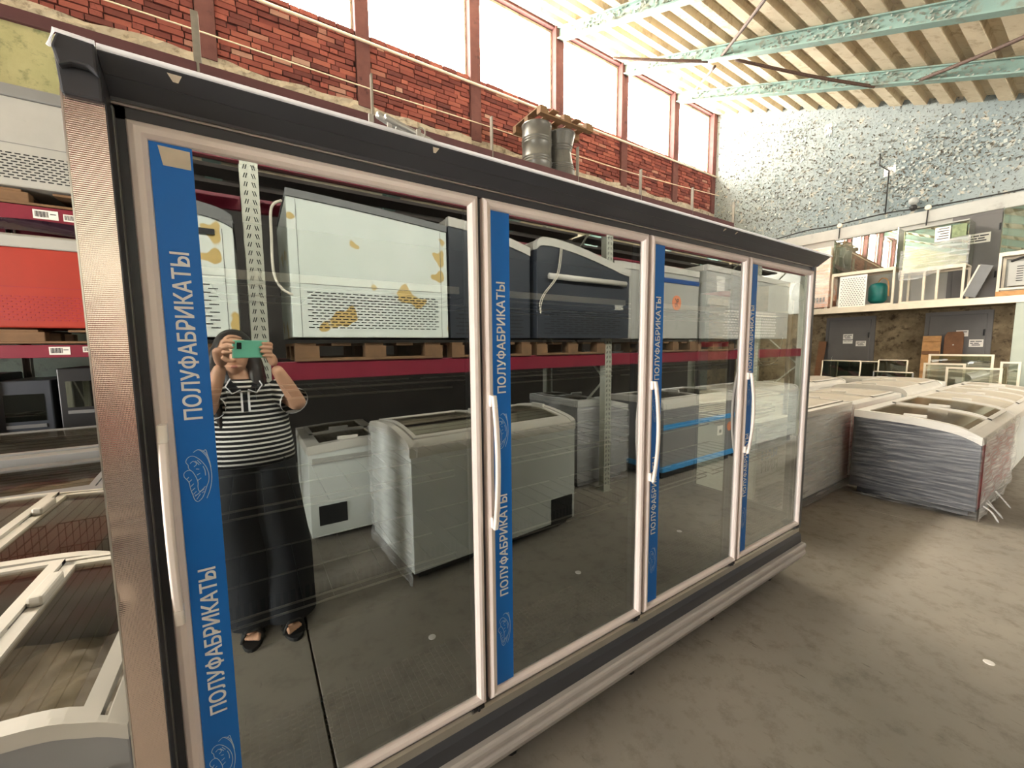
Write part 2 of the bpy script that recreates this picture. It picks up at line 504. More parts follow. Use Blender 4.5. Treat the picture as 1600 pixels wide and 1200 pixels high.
def mat_stains():
    m, t, out = nt('white_enamel_with_rust_splashes')
    v = coords(t)
    n1 = noise(t, v, 4.5, 2, 0.4); n2 = noise(t, v, 3, 6)
    col = ramp(t, n2, [(0.3, lin((214, 222, 214))), (0.7, lin((228, 233, 226)))])
    f = ramp(t, n1, [(0.645, (0, 0, 0)), (0.66, (1, 1, 1))])
    col = mixc(t, f, col, lin((204, 176, 112)))
    pbsdf(t, out, col, 0.35, 0)
    return m
M['white_stained'] = mat_stains()

def mat_stripes():
    m, t, out = nt('black_and_white_striped_jersey')
    v = coords(t)
    sx = N(t, 'ShaderNodeSeparateXYZ'); t.links.new(v, sx.inputs[0])
    ml = N(t, 'ShaderNodeMath', operation='MULTIPLY'); t.links.new(sx.outputs[2], ml.inputs[0]); ml.inputs[1].default_value = 1 / 0.0245
    fr = N(t, 'ShaderNodeMath', operation='FRACT'); t.links.new(ml.outputs[0], fr.inputs[0])
    col = ramp(t, fr.outputs[0], [(0.0, lin((22, 22, 26))), (0.60, lin((22, 22, 26))), (0.63, lin((222, 220, 212))), (0.97, lin((222, 220, 212)))])
    n = noise(t, v, 120, 2)
    pbsdf(t, out, col, 0.85, 0, n, 0.2, 0.002, 0.2)
    return m
M['stripes'] = mat_stripes()
# ================================================================== THE BUILDING
XE, YB, YF, XW = 11.83, 5.85, -5.0, -7.0      # end wall, window wall, low wall, near wall with the added gateway
def roof_z(y): return 8.17 - 0.415 * (YB - y)

def struct(mb, name, mat, parent=None, **kw):
    o = mb.build(name, mat, parent, **kw)
    if parent is None:
        o['kind'] = 'structure'
    return o

# floor: sub-base with cast slabs, open joints between them
fl = struct(MB().box(XW - 3, XE + 0.3, YF - 0.3, YB + 0.3, -0.25, -0.03), 'floor', M['floor'])
slab_x = [XW - 3, -4.25, 0.35, 4.95, 9.55, XE]
slab_y = [YF, -3.1, 3.0, YB]
for i in range(len(slab_x) - 1):
    for j in range(len(slab_y) - 1):
        g = 0.005
        MB().box(slab_x[i] + g, slab_x[i + 1] - g, slab_y[j] + g, slab_y[j + 1] - g, -0.04, 0.0).build('concrete_slab', M['floor'], fl, bevel=0.003, seg=1)
for x, y in ((0.906, -0.832), (1.98, -0.85), (3.10, -0.83)):
    MB().lathe([(0.02, -0.002), (0.02, 0.003), (0.016, 0.004)], 14, (x, y, 0)).build('floor_plug', M['paper'], fl)

# ---- window wall
SILL = 6.48
wb = struct(MB().box(XW, XE + 0.3, YB + 0.025, YB + 0.35, 5.15, SILL - 0.08), 'wall_back', M['mortar'])
MB().box(XW, XE, YB - 0.01, YB + 0.35, 4.42, 5.15).build('olive_plaster', M['plaster_olive'], wb)
MB().box(XW, XE, YB - 0.012, YB + 0.35, 0.0, 4.42).build('painted_dado', M['dado_teal'], wb)
MB().grid(lambda a, b: (XW + a * (XE - XW), YB - 0.035 + (0.012 * math.sin(a * 311) * math.sin(b * 9 + a * 77)), 5.16 + b * (0.235 + 0.035 * math.sin(a * 97) * math.sin(a * 41 + 1))), 240, 4).build('concrete_band', M['concrete_band'], wb)
MB().box(XW, XE, YB - 0.03, YB + 0.05, 5.14, 5.36).build('band_core', M['concrete_band'], wb)
PIL = [-0.05 + 2.0 * k for k in range(-3, 6)] + [XE - 0.06]
for x in PIL:
    MB().box(x - 0.105, x + 0.105, YB - 0.05, YB + 0.22, 5.36, roof_z(YB) - 0.04).build('pilaster', M['pilaster'], wb, bevel=0.008)
bricks = []
row = 0
z = 5.40
while z < SILL - 0.02:
    x = XW + (row % 2) * 0.13 + RND.uniform(-0.02, 0.02)
    soldier = z + 0.077 > SILL - 0.03
    while x < XE - 0.1:
        L = 0.25 if RND.random() < 0.72 else 0.12
        x1 = x + L
        seg = [(x, x1)]
        for p in PIL:
            ns = []
            for a, b in seg:
                lo, hi = p - 0.108, p + 0.108
                if b <= lo or a >= hi: ns.append((a, b))
                else:
                    if a < lo - 0.03: ns.append((a, lo))
                    if b > hi + 0.03: ns.append((hi, b))
            seg = ns
        for a, b in seg:
            if b - a > 0.035:
                miss = RND.random() < 0.025
                bricks.append((a, b - 0.011, z, z + 0.064 + RND.uniform(-0.004, 0.003), (0.02 if miss else RND.uniform(-0.012, 0.008)) + (-0.02 if soldier else 0)))
        x = x1
    z += 0.077
    row += 1
bricks.sort(key=lambda b: -((b[1] - b[0]) / ((0.5 * (b[0] + b[1]) - CAM.x) ** 2 + 48) + (1 if -1.9 < b[0] < XE else -1)))
unit = []
for k in range(5):
    r = random.Random(k)
    j = lambda: r.uniform(-0.022, 0.022)
    mb = MB()
    vs_ = [(sx + j() * 0.6, sy + j(), sz + j() * 1.6) for sz in (-.5, .5) for sx, sy in ((-.5, -.5), (.5, -.5), (.5, .5), (-.5, .5))]
    mb.add(vs_, [(0, 3, 2, 1), (4, 5, 6, 7), (0, 1, 5, 4), (1, 2, 6, 5), (2, 3, 7, 6), (3, 0, 4, 7)])
    unit.append(mb.mesh('brick', M['brick']))
for i, (a, b, z0, z1, dy) in enumerate(bricks[:300]):
    share('brick', unit[i % 5], wb, ((a + b) / 2, YB + 0.03 + dy, (z0 + z1) / 2), (0, 0, 0), (b - a, 0.07, z1 - z0))
mb = MB()
for a, b, z0, z1, dy in bricks[300:]:
    mb.box(a, b, YB - 0.005 + dy, YB + 0.06, z0, z1)
tag(mb.build('brick_field', M['brick'], wb), kind='stuff')
# windows: one per bay
for i in range(len(PIL) - 1):
    x0, x1 = PIL[i] + 0.105, PIL[i + 1] - 0.105
    zt = roof_z(YB) - 0.06
    fr = MB()
    yw = YB + 0.10
    t = 0.035
    fr.box(x0, x0 + t, yw, yw + 0.05, SILL, zt).box(x1 - t, x1, yw, yw + 0.05, SILL, zt)
    fr.box(x0 + t, x1 - t, yw, yw + 0.05, SILL, SILL + 0.02).box(x0 + t, x1 - t, yw, yw + 0.05, zt - 0.07, zt)
    wn = struct(fr, 'window_%d' % (i + 1), M['concrete_band'])
    xm = (x0 + x1) / 2
    MB().box(xm - 0.008, xm + 0.008, yw + 0.005, yw + 0.03, SILL + 0.02, zt - 0.07).build('glazing_bar', M['galv'], wn)
    for a, b in ((x0 + t, xm - 0.008), (xm + 0.008, x1 - t)):
        MB().box(a, b, yw + 0.014, yw + 0.018, SILL + 0.02, zt - 0.07).build('window_pane', M['window_glass'], wn)
    MB().box(x0, x1, YB + 0.0, YB + 0.3, SILL - 0.09, SILL - 0.005).build('window_sill', M['pilaster'], wn, bevel=0.01)
MB().box(XW, XE + 0.3, YB + 0.0, YB + 0.35, roof_z(YB) - 0.08, roof_z(YB) + 0.25).build('head_beam', M['pilaster'], wb)

# ---- roof
cl = struct(MB().prism([(YB + 0.4, roof_z(YB + 0.4) + 0.10), (YF - 0.3, roof_z(YF - 0.3) + 0.10), (YF - 0.3, roof_z(YF - 0.3) + 0.2), (YB + 0.4, roof_z(YB + 0.4) + 0.2)], 'x', XW - 0.2, XE + 0.3), 'ceiling', M['roof_sheet'])
prof = []
y = YB + 0.1
sl = 0.415
while y > YF:
    for dy, dz in ((0, 0.07), (0.10, 0.07), (0.135, -0.045), (0.325, -0.045), (0.36, 0.07)):
        prof.append((y - dy, roof_z(y - dy) + dz))
    y -= 0.38
edges = [XW] + [p for p in PIL[1:-1]] + [XE + 0.1]
for i in range(len(edges) - 1):
    MB().strip([(p, q + 0.015) for p, q in prof], prof, 'x', edges[i] + 0.004, edges[i + 1] - 0.004).build('roof_panel', M['roof_sheet'], cl, fix=False)
for bx_ in PIL[:-1]:
    mb = MB()
    for (w0, h0, h1) in ((0.16, -0.075, -0.055), (0.045, -0.26, -0.075), (0.16, -0.285, -0.26)):
        a, b = YB + 0.0, YF
        mb.prism([(a, roof_z(a) + h0), (b, roof_z(b) + h0), (b, roof_z(b) + h1), (a, roof_z(a) + h1)], 'x', bx_ - w0 / 2, bx_ + w0 / 2)
    mb.build('roof_beam', M['mint_beam'], cl)
# paint curling off the beams
mb = MB()
for k in range(1500):
    bx_ = RND.choice([3.95, 5.95, 7.95, 9.95])
    c = RND.choice([0.6, 1.6, 2.4, 3.4, 4.3, 5.0])
    y = RND.gauss(c, 0.28)
    if not (YF < y < YB - 0.1): continue
    h = RND.uniform(-0.27, -0.07)
    sgn = -1
    w0 = RND.uniform(0.02, 0.06)
    p = Vector((bx_ + sgn * (0.03 if h > -0.25 else 0.08), y, roof_z(y) + h))
    m = Matrix.Rotation(RND.uniform(0, 6.28), 3, 'X') @ Matrix.Rotation(RND.uniform(0.2, 1.1), 3, 'Z')
    mb.add([p + m @ Vector((0, a * w0, b * w0 * 0.6)) + Vector((sgn * 0.01, 0, 0)) for a, b in ((-.5, -.5), (.5, -.5), (.5, .5), (-.5, .5))], [(0, 1, 2, 3)])
tag(mb.build('paint_flakes', M['beam_flake'], cl, fix=False), kind='stuff')
for pts in ([(7.0, 5.3, 7.62), (7.5, 4.5, 7.30), (7.95, 3.75, 7.02)], [(7.95, 3.5, 6.95), (7.1, 2.6, 6.62), (6.4, 1.9, 6.34)],
            [(8.1, 3.3, 6.85), (9.1, 2.45, 6.45), (9.95, 1.75, 6.18)], [(9.95, 1.2, 5.98), (9.0, 0.1, 5.56), (8.3, -0.6, 5.30)],
            [(8.1, 3.7, 6.95), (9.0, 4.6, 7.36), (9.85, 5.5, 7.76)]):
    MB().tube(crom(pts, 6), 0.028, 7).build('brace_rod', M['bark'], cl, smooth=True)

# ---- far end wall with peeling paint
we = struct(MB().prism([(YB + 0.3, 4.05), (YF, 4.05), (YF, roof_z(YF) + 0.1), (YB + 0.3, roof_z(YB + 0.3) + 0.1)], 'x', XE, XE + 0.3), 'wall_right', M['peel'])
MB().box(XE - 0.0, XE + 0.3, YF, YB, 0, 4.05).build('lower_plaster', M['plaster_dirty'], we)
MB().box(XE - 0.07, XE, YF, 4.2, 3.96, 4.2).build('lintel_beam', M['grey_light'], we, bevel=0.01)
MB().box(XE - 0.03, XE, YF, 4.2, 2.3, 3.96).build('upper_dado', M['grey_light'], we)
mb = MB(); mbd = MB()
for k in range(4200):
    if k % 3:
        cx, cz, sx, sz = RND.choice([(4.6, 6.4, .9, .9), (3.4, 6.2, .8, .7), (2.4, 5.6, .9, .5), (1.2, 5.5, .7, .3), (3.0, 5.0, .9, .4), (0.8, 5.2, .6, .25), (4.4, 5.2, .6, .6), (1.6, 4.8, .5, .2)])
        y, z = RND.gauss(cx, sx), RND.gauss(cz, sz)
    else:
        y, z = RND.uniform(-2, 5.7), RND.uniform(4.3, 7.9)
    if z > roof_z(y) - 0.25 or z < 4.25 or y > YB - 0.1: continue
    w0 = RND.uniform(0.02, 0.075)
    p = Vector((XE - 0.012, y, z))
    m = Matrix.Rotation(RND.uniform(0, 6.28), 3, 'X') @ Matrix.Rotation(RND.uniform(0.15, 0.9), 3, 'Z')
    (mb if k % 2 else mbd).add([p + m @ Vector((0, a * w0, b * w0 * (0.7 if k % 2 else 0.35))) for a, b in ((-.5, -.5), (.5, -.4), (.4, .5), (-.5, .4))], [(0, 1, 2, 3)])
tag(mb.build('paint_flakes', M['flake'], we, fix=False), kind='stuff')
tag(mbd.build('bare_spots', M['flake_dark'], we, fix=False), kind='stuff')
# ---- remaining walls: low wall and the near end wall
wx0, wx1, wz0, wz1 = 4.5, 11.55, 2.7, 3.56
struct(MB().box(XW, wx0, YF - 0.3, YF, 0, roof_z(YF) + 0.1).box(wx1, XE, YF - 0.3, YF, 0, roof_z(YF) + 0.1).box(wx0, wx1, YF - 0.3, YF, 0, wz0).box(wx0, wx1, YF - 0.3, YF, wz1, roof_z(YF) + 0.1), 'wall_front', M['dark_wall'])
fr = MB()
for k in range(5):
    x = wx0 + (wx1 - wx0 - 0.05) * k / 4
    fr.box(x, x + 0.05, YF - 0.2, YF - 0.12, wz0, wz1)
fr.box(wx0, wx1, YF - 0.2, YF - 0.12, wz0, wz0 + 0.05).box(wx0, wx1, YF - 0.2, YF - 0.12, wz1 - 0.05, wz1)
wn = struct(fr, 'window_%d' % len(PIL), M['alu_frame'])  # unseen window strip, added to brighten the front faces
for k in range(4):
    x = wx0 + (wx1 - wx0 - 0.05) * k / 4
    for a, b in ((wz0 + 0.05, wz1 - 0.05),):
        MB().box(x + 0.05, x + (wx1 - wx0 - 0.05) / 4, YF - 0.165, YF - 0.16, a, b).build('window_pane', M['window_glass'], wn)
g0, g1, gh = -1.8, 0.6, 3.2        # open gateway, unseen and added to bring daylight into the aisle
mb = MB().prism([(YB, 0), (g1, 0), (g1, gh), (YB, gh)], 'x', XW - 0.3, XW).prism([(g0, 0), (YF, 0), (YF, gh), (g0, gh)], 'x', XW - 0.3, XW)
mb.prism([(YB, gh), (YF, gh), (YF, roof_z(YF)), (YB, roof_z(YB))], 'x', XW - 0.3, XW)
struct(mb, 'wall_left', M['plaster_olive'])

# ---- doors in the far wall
def steel_door(n, y0, y1, z0, z1, labels):
    d = struct(MB().box(XE - 0.05, XE - 0.001, y0 - 0.07, y1 + 0.07, z0, z1 + 0.07), 'door_%d' % n, M['door_grey'])
    MB().box(XE - 0.075, XE - 0.05, y0, y1, z0 + 0.01, z1).build('door_leaf', M['door_grey'], d, bevel=0.006)
    for hz in (z0 + 0.25 * (z1 - z0), z0 + 0.8 * (z1 - z0)):
        MB().lathe([(0.012, 0), (0.012, 0.12)], 8, (XE - 0.085, y0 + 0.02, hz)).build('hinge', M['black_plastic'], d)
    MB().tube([(XE - 0.078, y1 - 0.1, 1.05 + z0), (XE - 0.12, y1 - 0.1, 1.07 + z0), (XE - 0.12, y1 - 0.1, 1.2 + z0), (XE - 0.078, y1 - 0.1, 1.22 + z0)], 0.009).build('door_handle', M['galv'], d)
    return d
steel_door(1, 2.04, 2.80, 0.02, 2.08, 0)
steel_door(2, 0.36, 1.12, 0.02, 2.08, 0)
steel_door(3, 0.30, 0.86, 2.34, 3.90, 0)

def sign(name, label, x, y0, y1, z0, z1, bars, ink=M['ink'], cat='sign', mat=None):
    """small notice on the far wall: sheet plus printed lines; y runs right to left in view"""
    s = thing(name, label, cat, (x, (y0 + y1) / 2, z0))
    hw = (y1 - y0) / 2
    MB().box(-0.003, 0, -hw, hw, 0, z1 - z0).build('sheet', mat or M['paper'], s)
    mb = MB()
    for (a, b, c, d) in bars:
        mb.box(-0.005, -0.003, hw - 2 * hw * b, hw - 2 * hw * a, (z1 - z0) * c, (z1 - z0) * d)
    if bars:
        mb.build('print', ink, s)
    return s
words = [(0.08, 0.4, .68, .80), (0.45, .9, .68, .80), (.08, .3, .42, .54), (.36, .7, .42, .54), (.2, .8, .18, .30)]
xd = XE - 0.0755
sign('notice', 'two-line white notice on grey steel door behind the glass lids', xd, 2.34, 2.52, 1.64, 1.76, words)
sign('notice', 'lower slim notice under the two-line one on the left grey door', xd, 2.34, 2.52, 1.54, 1.62, words[:2])
sign('notice', 'pinkish notice low near the hinge side of left grey door', xd, 2.10, 2.28, 1.48, 1.60, words)
sign('notice', 'notice half hidden by the leaning boards on right grey door', xd, 0.58, 0.74, 1.66, 1.78, words[:3])
sign('notice', 'white notice near the hinge side of right grey door', xd, 0.38, 0.56, 1.46, 1.60, words)
sign('notice', 'white notice on the small grey door above the platform', xd, 0.42, 0.66, 3.40, 3.58, words)
sign('patch_plate', 'pale square plate on the peeling blue-grey wall under a cable', XE - 0.004, 1.84, 2.03, 5.10, 5.30, [], cat='plate')
sign('patch_plate', 'yellowed rectangular patch high on the peeling wall near the roof', XE - 0.004, 3.02, 3.16, 6.44, 6.66, [], cat='plate', mat=M['tape'])

# ---- cables and conduits
tag(MB().tube([(XW, YB - 0.085, 6.29), (0.7, YB - 0.085, 6.31), (6, YB - 0.085, 6.34), (XE - 0.02, YB - 0.085, 6.38)], 0.022, 8).build('conduit', M['pipe'], smooth=True), 'cream conduit running along the brick wall just under the windows', 'pipe')
tag(MB().tube(crom([(-2.5, 5.62, 5.55), (-0.1, 5.62, 5.56), (1.9, 5.62, 5.55), (4, 5.62, 5.58), (8, 5.62, 5.62), (XE - .1, 5.62, 5.8)], 5), 0.009, 6).build('wire', M['pipe'], smooth=True), 'thin stretched wire low across the brick wall', 'wire')
tag(MB().tube(crom([(XE - .09, 4.3, 4.22), (XE - .09, 3.4, 4.30), (XE - .09, 2.9, 4.28), (XE - .09, 1.9, 4.31), (XE - .09, 1.3, 4.26), (XE - .09, 0.1, 4.22), (XE - .09, -1, 4.24)], 6), 0.014, 6).build('wall_cable', M['cable'], smooth=True), 'black cable draped along the grey lintel of the far wall', 'cable')
tag(MB().tube([(XE - .03, 1.95, 4.3), (XE - .03, 1.94, 5.2), (XE - .04, 2.1, 5.36), (XE - .04, 2.1, 5.6)], 0.012, 6).build('wall_wire', M['cable'], smooth=True), 'black wire climbing the peeling wall to a pale plate', 'cable')
for y, lab in ((2.72, 'round junction box on the lintel above the perforated panel'), (1.28, 'round junction box on the lintel beside the floodlight')):
    b = thing('junction_box', lab, 'junction box', (XE - 0.075, y, 4.25), 0, 'junction boxes on the far lintel')
    MB().lathe([(0.05, 0), (0.05, 0.03), (0.04, 0.04)], 14).build('cover', M['pipe'], b).rotation_euler = (0, -PI / 2, 0)
    MB().tube([(-0.01, 0, -0.04), (-0.01, 0.01, -0.35)], 0.01).build('drop_cable', M['cable'], b)
f = thing('floodlight', 'small grey floodlight mounted on the far lintel', 'lamp', (XE - 0.09, 1.5, 4.25))
MB().lathe([(0.035, 0), (0.06, 0.04), (0.06, 0.08), (0.03, 0.11)], 12).build('bracket', M['cable'], f)
MB().lathe([(0.03, 0.10), (0.075, 0.15), (0.08, 0.20), (0.05, 0.25), (0.02, 0.26)], 14).build('lamp_head', M['lamp'], f, smooth=True)
# ================================================================== THE DISPLAY FREEZER
F = thing('display_freezer', 'long upright display freezer with four glass doors and anthracite canopy', 'freezer')
FX0, FX1, DP = -0.015, 3.135, 0.80
PITCH_D, GAP = 0.78, 0.015
ZB, ZT = 0.38, 2.004
# cabinet shell
MB().box(FX0, FX1 - 0.02, DP - 0.05, DP, 0.16, 2.06).build('back_panel', M['inside'], F)
MB().box(FX0, FX1, 0.02, DP, 2.03, 2.07).build('roof_board', M['inside'], F)
MB().box(FX0, FX1, 0.01, DP, 0.30, 0.36).build('floor_pan', M['inside'], F)
MB().box(-0.075, FX0, 0.0, DP, 0.16, 2.02).build('side_panel', M['grey_body'], F)
MB().box(FX0, FX1, 0.05, DP - 0.02, 0.16, 0.30).build('base_box', M['dark_panel'], F)
# glazed right end
eg = MB()
eg.box(FX1 - 0.03, FX1, 0.0, 0.10, 0.36, 2.03).box(FX1 - 0.03, FX1, DP - 0.06, DP, 0.36, 2.03)
eg.box(FX1 - 0.03, FX1, 0.10, DP - 0.06, 0.36, 0.44).box(FX1 - 0.03, FX1, 0.10, DP - 0.06, 1.95, 2.03)
e = eg.build('end_frame', M['dark_panel'], F)
MB().box(FX1 - 0.018, FX1 - 0.012, 0.10, DP - 0.06, 0.44, 1.95).build('end_glass', M['end_glass'], e)
# door surround
mb = MB()
mb.box(-0.018, 0.0, 0.012, 0.06, 0.36, 2.027).box(3.105, 3.132, 0.012, 0.06, 0.36, 2.027)
mb.box(-0.018, 3.132, 0.012, 0.06, 2.004, 2.027)
mb.box(-0.018, 3.132, 0.02, 0.06, 0.36, 0.385)
for k in range(1, 4):
    x = k * PITCH_D - GAP / 2
    mb.box(x - 0.022, x + 0.022, 0.02, 0.07, 0.38, 2.01)
sur = mb.build('door_surround', M['dark_panel'], F)
mb = MB()
mb.box(-0.0215, -0.018, 0.006, 0.03, 0.36, 2.03).box(-0.0215, 3.132, 0.006, 0.03, 2.027, 2.031).box(3.128, 3.133, 0.004, 0.03, 0.36, 2.03)
mb.build('surround_edge', M['trim_alu'], F)
# lower front: sill, kick panel, bumper
MB().prism([(0.003, 0.332), (0.003, 0.360), (0.012, 0.366), (0.03, 0.366), (0.03, 0.332)], 'x', -0.02, 3.117).build('lower_sill', M['trim_alu'], F)
MB().prism([(0.003, 0.332), (-0.009, 0.313), (-0.012, 0.262), (0.06, 0.262), (0.06, 0.332)], 'x', -0.02, 3.122).build('kick_panel', M['dark_panel'], F)
bump = [(0.02, 0.264), (-0.030, 0.266), (-0.037, 0.262), (-0.040, 0.252), (-0.0385, 0.238), (-0.0335, 0.228), (-0.033, 0.222), (-0.0385, 0.214), (-0.041, 0.202), (-0.036, 0.190), (-0.012, 0.150), (-0.002, 0.142), (0.02, 0.142)]
MB().prism(bump, 'x', -0.02, 3.128).build('bumper', M['bumper'], F, smooth=False, bevel=0.002)
for k in range(5):
    x = 0.25 + k * 0.68
    for y in (0.12, DP - 0.12):
        MB().lathe([(0.03, 0.0), (0.03, 0.015), (0.012, 0.02), (0.012, 0.17)], 10, (x, y, 0)).build('levelling_foot', M['black_plastic'], F)
# canopy
can = [(0.0, 2.031), (-0.002, 2.036), (-0.034, 2.0575), (-0.036, 2.0575), (-0.066, 2.078), (-0.066, 2.082), (0.25, 2.086), (0.25, 2.031)]
MB().prism(can, 'x', -0.017, 3.135).build('canopy', M['canopy'], F)
MB().prism([(-0.0675, 2.079), (-0.0685, 2.0815), (-0.0665, 2.0900), (-0.0640, 2.0900), (-0.0640, 2.082)], 'x', -0.017, 3.17).build('canopy_lip', M['lip'], F)  # added strip that stands in for the bright reflection along the bevel
MB().prism([(0.0, 2.031), (-0.066, 2.080), (0.25, 2.086), (0.25, 2.031)], 'x', 3.135, 3.15).build('canopy_end', M['canopy'], F)
for x, s in ((0.075, 1), (0.60, .8), (1.98, .7), (2.08, .6)):
    a = lambda u: (-0.0625 + u * 0.012 - 0.0007, 2.0755 - u * 0.0082 - 0.0007)
    y0, z0 = a(0); y1, z1 = a(1)
    MB().add([(x, y0, z0), (x + 0.022 * s, y0, z0), (x + 0.015 * s, y1, z1), (x + 0.007 * s, y1, z1)], [(0, 1, 2, 3)]).build('peeled_tape', M['tape'], F)
# plastic cap above the textured corner post
mb = MB()
poly = [(-0.018, 2.0)] + [(-0.018, 2.085), (-0.066, 2.088), (-0.074, 2.062)] + [(-0.070, 2.0)]
mb.prism(poly, 'y', -0.052, 0.25)
mb.prism([(-0.018, 2.035), (-0.018, 2.0865), (-0.064, 2.0895), (-0.072, 2.066), (-0.066, 2.036), (-0.05, 2.045), (-0.03, 2.045)], 'y', -0.070, -0.052)
MBcap = mb.build('canopy_cap', M['canopy'], F, bevel=0.004)
mb = MB()
mb.tube([(-0.074, -0.070, 2.062), (-0.066, -0.071, 2.0895), (-0.018, -0.071, 2.0865)], 0.0032, 6)
mb.build('cap_edge', M['lip'], MBcap)
# textured corner post (embossed stainless) with a dent
def post(a, b):
    z = 0.16 + b * 1.855
    x = -0.071 + a * 0.053
    dent = 0.0035 * math.exp(-((z - 1.20) / 0.022) ** 2) * (0.4 + 0.6 * (1 - a)) + 0.002 * math.exp(-((z - 1.235) / 0.012) ** 2)
    dent += 0.004 * math.exp(-((z - 1.075) / 0.02) ** 2 - ((a - 0.02) / 0.25) ** 2)
    return (x, -0.040 + dent, z)
mb = MB().grid(post, 10, 200)
pst = mb.build('corner_post', M['textured_steel'], F, smooth=True, fix=False)
MB().box(-0.0735, -0.071, -0.041, 0.02, 0.16, 2.015).build('post_edge', M['trim_alu'], F)
MB().box(-0.0185, -0.0165, -0.040, 0.02, 0.16, 2.015).build('post_flange', M['dark_panel'], F)
MB().box(-0.0725, -0.0175, -0.036, 0.02, 0.16, 2.01).build('post_core', M['dark_panel'], F)

# ---- lettering meshes
def text_mesh(body, name, mat, length=None, height=None, depth=0.0004, offset=0.0):
    cu = bpy.data.curves.new(name, 'FONT')
    cu.body = body; cu.size = 1.0; cu.extrude = 0.01; cu.offset = offset; cu.resolution_u = 3
    o = bpy.data.objects.new(name, cu)
    COL.objects.link(o)
    dg = bpy.context.evaluated_depsgraph_get()
    me = bpy.data.meshes.new_from_object(o.evaluated_get(dg))
    bpy.data.objects.remove(o, do_unlink=True)
    xs = [v.co.x for v in me.vertices]; ys = [v.co.y for v in me.vertices]
    x0, x1, y0, y1 = min(xs), max(xs), min(ys), max(ys)
    sx = (length / (x1 - x0)) if length else 1
    sy = (height / (y1 - y0)) if height else sx
    for v in me.vertices:
        v.co = Vector(((v.co.x - x0) * sx, (v.co.y - (y0 + y1) / 2) * sy, v.co.z / 0.01 * depth))
    me.materials.clear(); me.materials.append(mat)
    me.name = name
    return me
# the word is set with a plain ring for its sixth letter, then the ring gets its upright stem
def _w(body): 
    m_ = text_mesh(body, 'tmp', M['print_white'])
    r_ = max(v.co.x for v in m_.vertices)
    bpy.data.meshes.remove(m_)
    return r_
_k = 0.349 / _w('ПОЛУОАБРИКАТЫ')
_o1 = _w('ПОЛУО') * _k; _ow = _w('О') * _k; _oc = _o1 - _ow / 2
WORD = text_mesh('ПОЛУОАБРИКАТЫ', 'strip_lettering', M['print_white'], 0.349, 0.0315, 0.0004, 0.0)
for _v in WORD.vertices:
    if _oc - _ow * 0.52 < _v.co.x < _oc + _ow * 0.52:
        _v.co.y *= 0.74
_b = bmesh.new(); _b.from_mesh(WORD)
bmesh.ops.create_cube(_b, size=1.0, matrix=Matrix.Translation((_oc, 0, 0)) @ Matrix.Diagonal((0.0036, 0.0335, 0.0008, 1)))
_b.to_mesh(WORD); _b.free()
_b = bmesh.new(); _b.from_mesh(WORD)
_src = _b.copy()
_tmp = bpy.data.meshes.new('tmp'); _b.to_mesh(_tmp); _b.free(); _src.free()
_b = bmesh.new()
for _dx, _dy in ((-.0007, -.0005), (.0007, -.0005), (-.0007, .0005), (.0007, .0005)):
    _n = len(_b.verts); _b.from_mesh(_tmp); _b.verts.ensure_lookup_table()
    for _v in _b.verts[_n:]: _v.co += Vector((_dx, _dy, (_dx + 2 * _dy) * 0.02))
_b.to_mesh(WORD); _b.free()
# dumpling sketch, drawn as thin vinyl lines
LOGO = [
    [(330, 190), (400, 155), (470, 200), (540, 290), (590, 420), (615, 560), (615, 700), (590, 830), (540, 960)],
    [(400, 155), (470, 175), (530, 240), (580, 350), (605, 460)],
    [(470, 200), (520, 170), (545, 240), (575, 330)],
    [(250, 380), (215, 330), (240, 270), (300, 245), (370, 270), (450, 340), (530, 450), (570, 570), (570, 680), (540, 760), (500, 880), (460, 950), (400, 990), (350, 950), (325, 880), (290, 780), (265, 660)],
    [(265, 660), (230, 610), (190, 560), (190, 500), (250, 465), (310, 490), (370, 590), (400, 680), (400, 760), (430, 830), (520, 760)],
    [(250, 380), (260, 440), (310, 490)], [(280, 360), (330, 330), (380, 380), (340, 420)], [(360, 330), (420, 400)], [(390, 320), (450, 390)],
    [(220, 610), (260, 575)], [(255, 660), (305, 620)], [(290, 730), (335, 690)], [(305, 800), (355, 760)], [(330, 860), (375, 820)],
    [(370, 460), (420, 470)], [(385, 560), (435, 535)], [(395, 650), (450, 615)], [(480, 430), (510, 500), (520, 585)],
    [(355, 900), (420, 850), (500, 800)], [(380, 950), (440, 870)], [(350, 880), (400, 870), (450, 820)], [(460, 860), (500, 840)]]
mb = MB()
for pl in LOGO:
    pts = crom([(x, y, 0) for x, y in pl], 4) if len(pl) > 2 else [Vector((x, y, 0)) for x, y in pl]
    pts = [Vector((((p.x - (75 + 0.079 * p.y)) / 595) * 0.066, 0, 0.116 * (1 - (p.y - 150) / 845))) for p in pts]
    for a, b in zip(pts, pts[1:]):
        d = b - a
        if d.length < 1e-5: continue
        d.normalize()
        n = Vector((-d.z, 0, d.x)) * 0.00065
        mb.add([a - n, b - n, b + n, a + n], [(0, 1, 2, 3)])
LOGO_ME = mb.mesh('strip_emblem', M['print_pale'], fix=False)
LOGO_ME.name = 'strip_emblem'

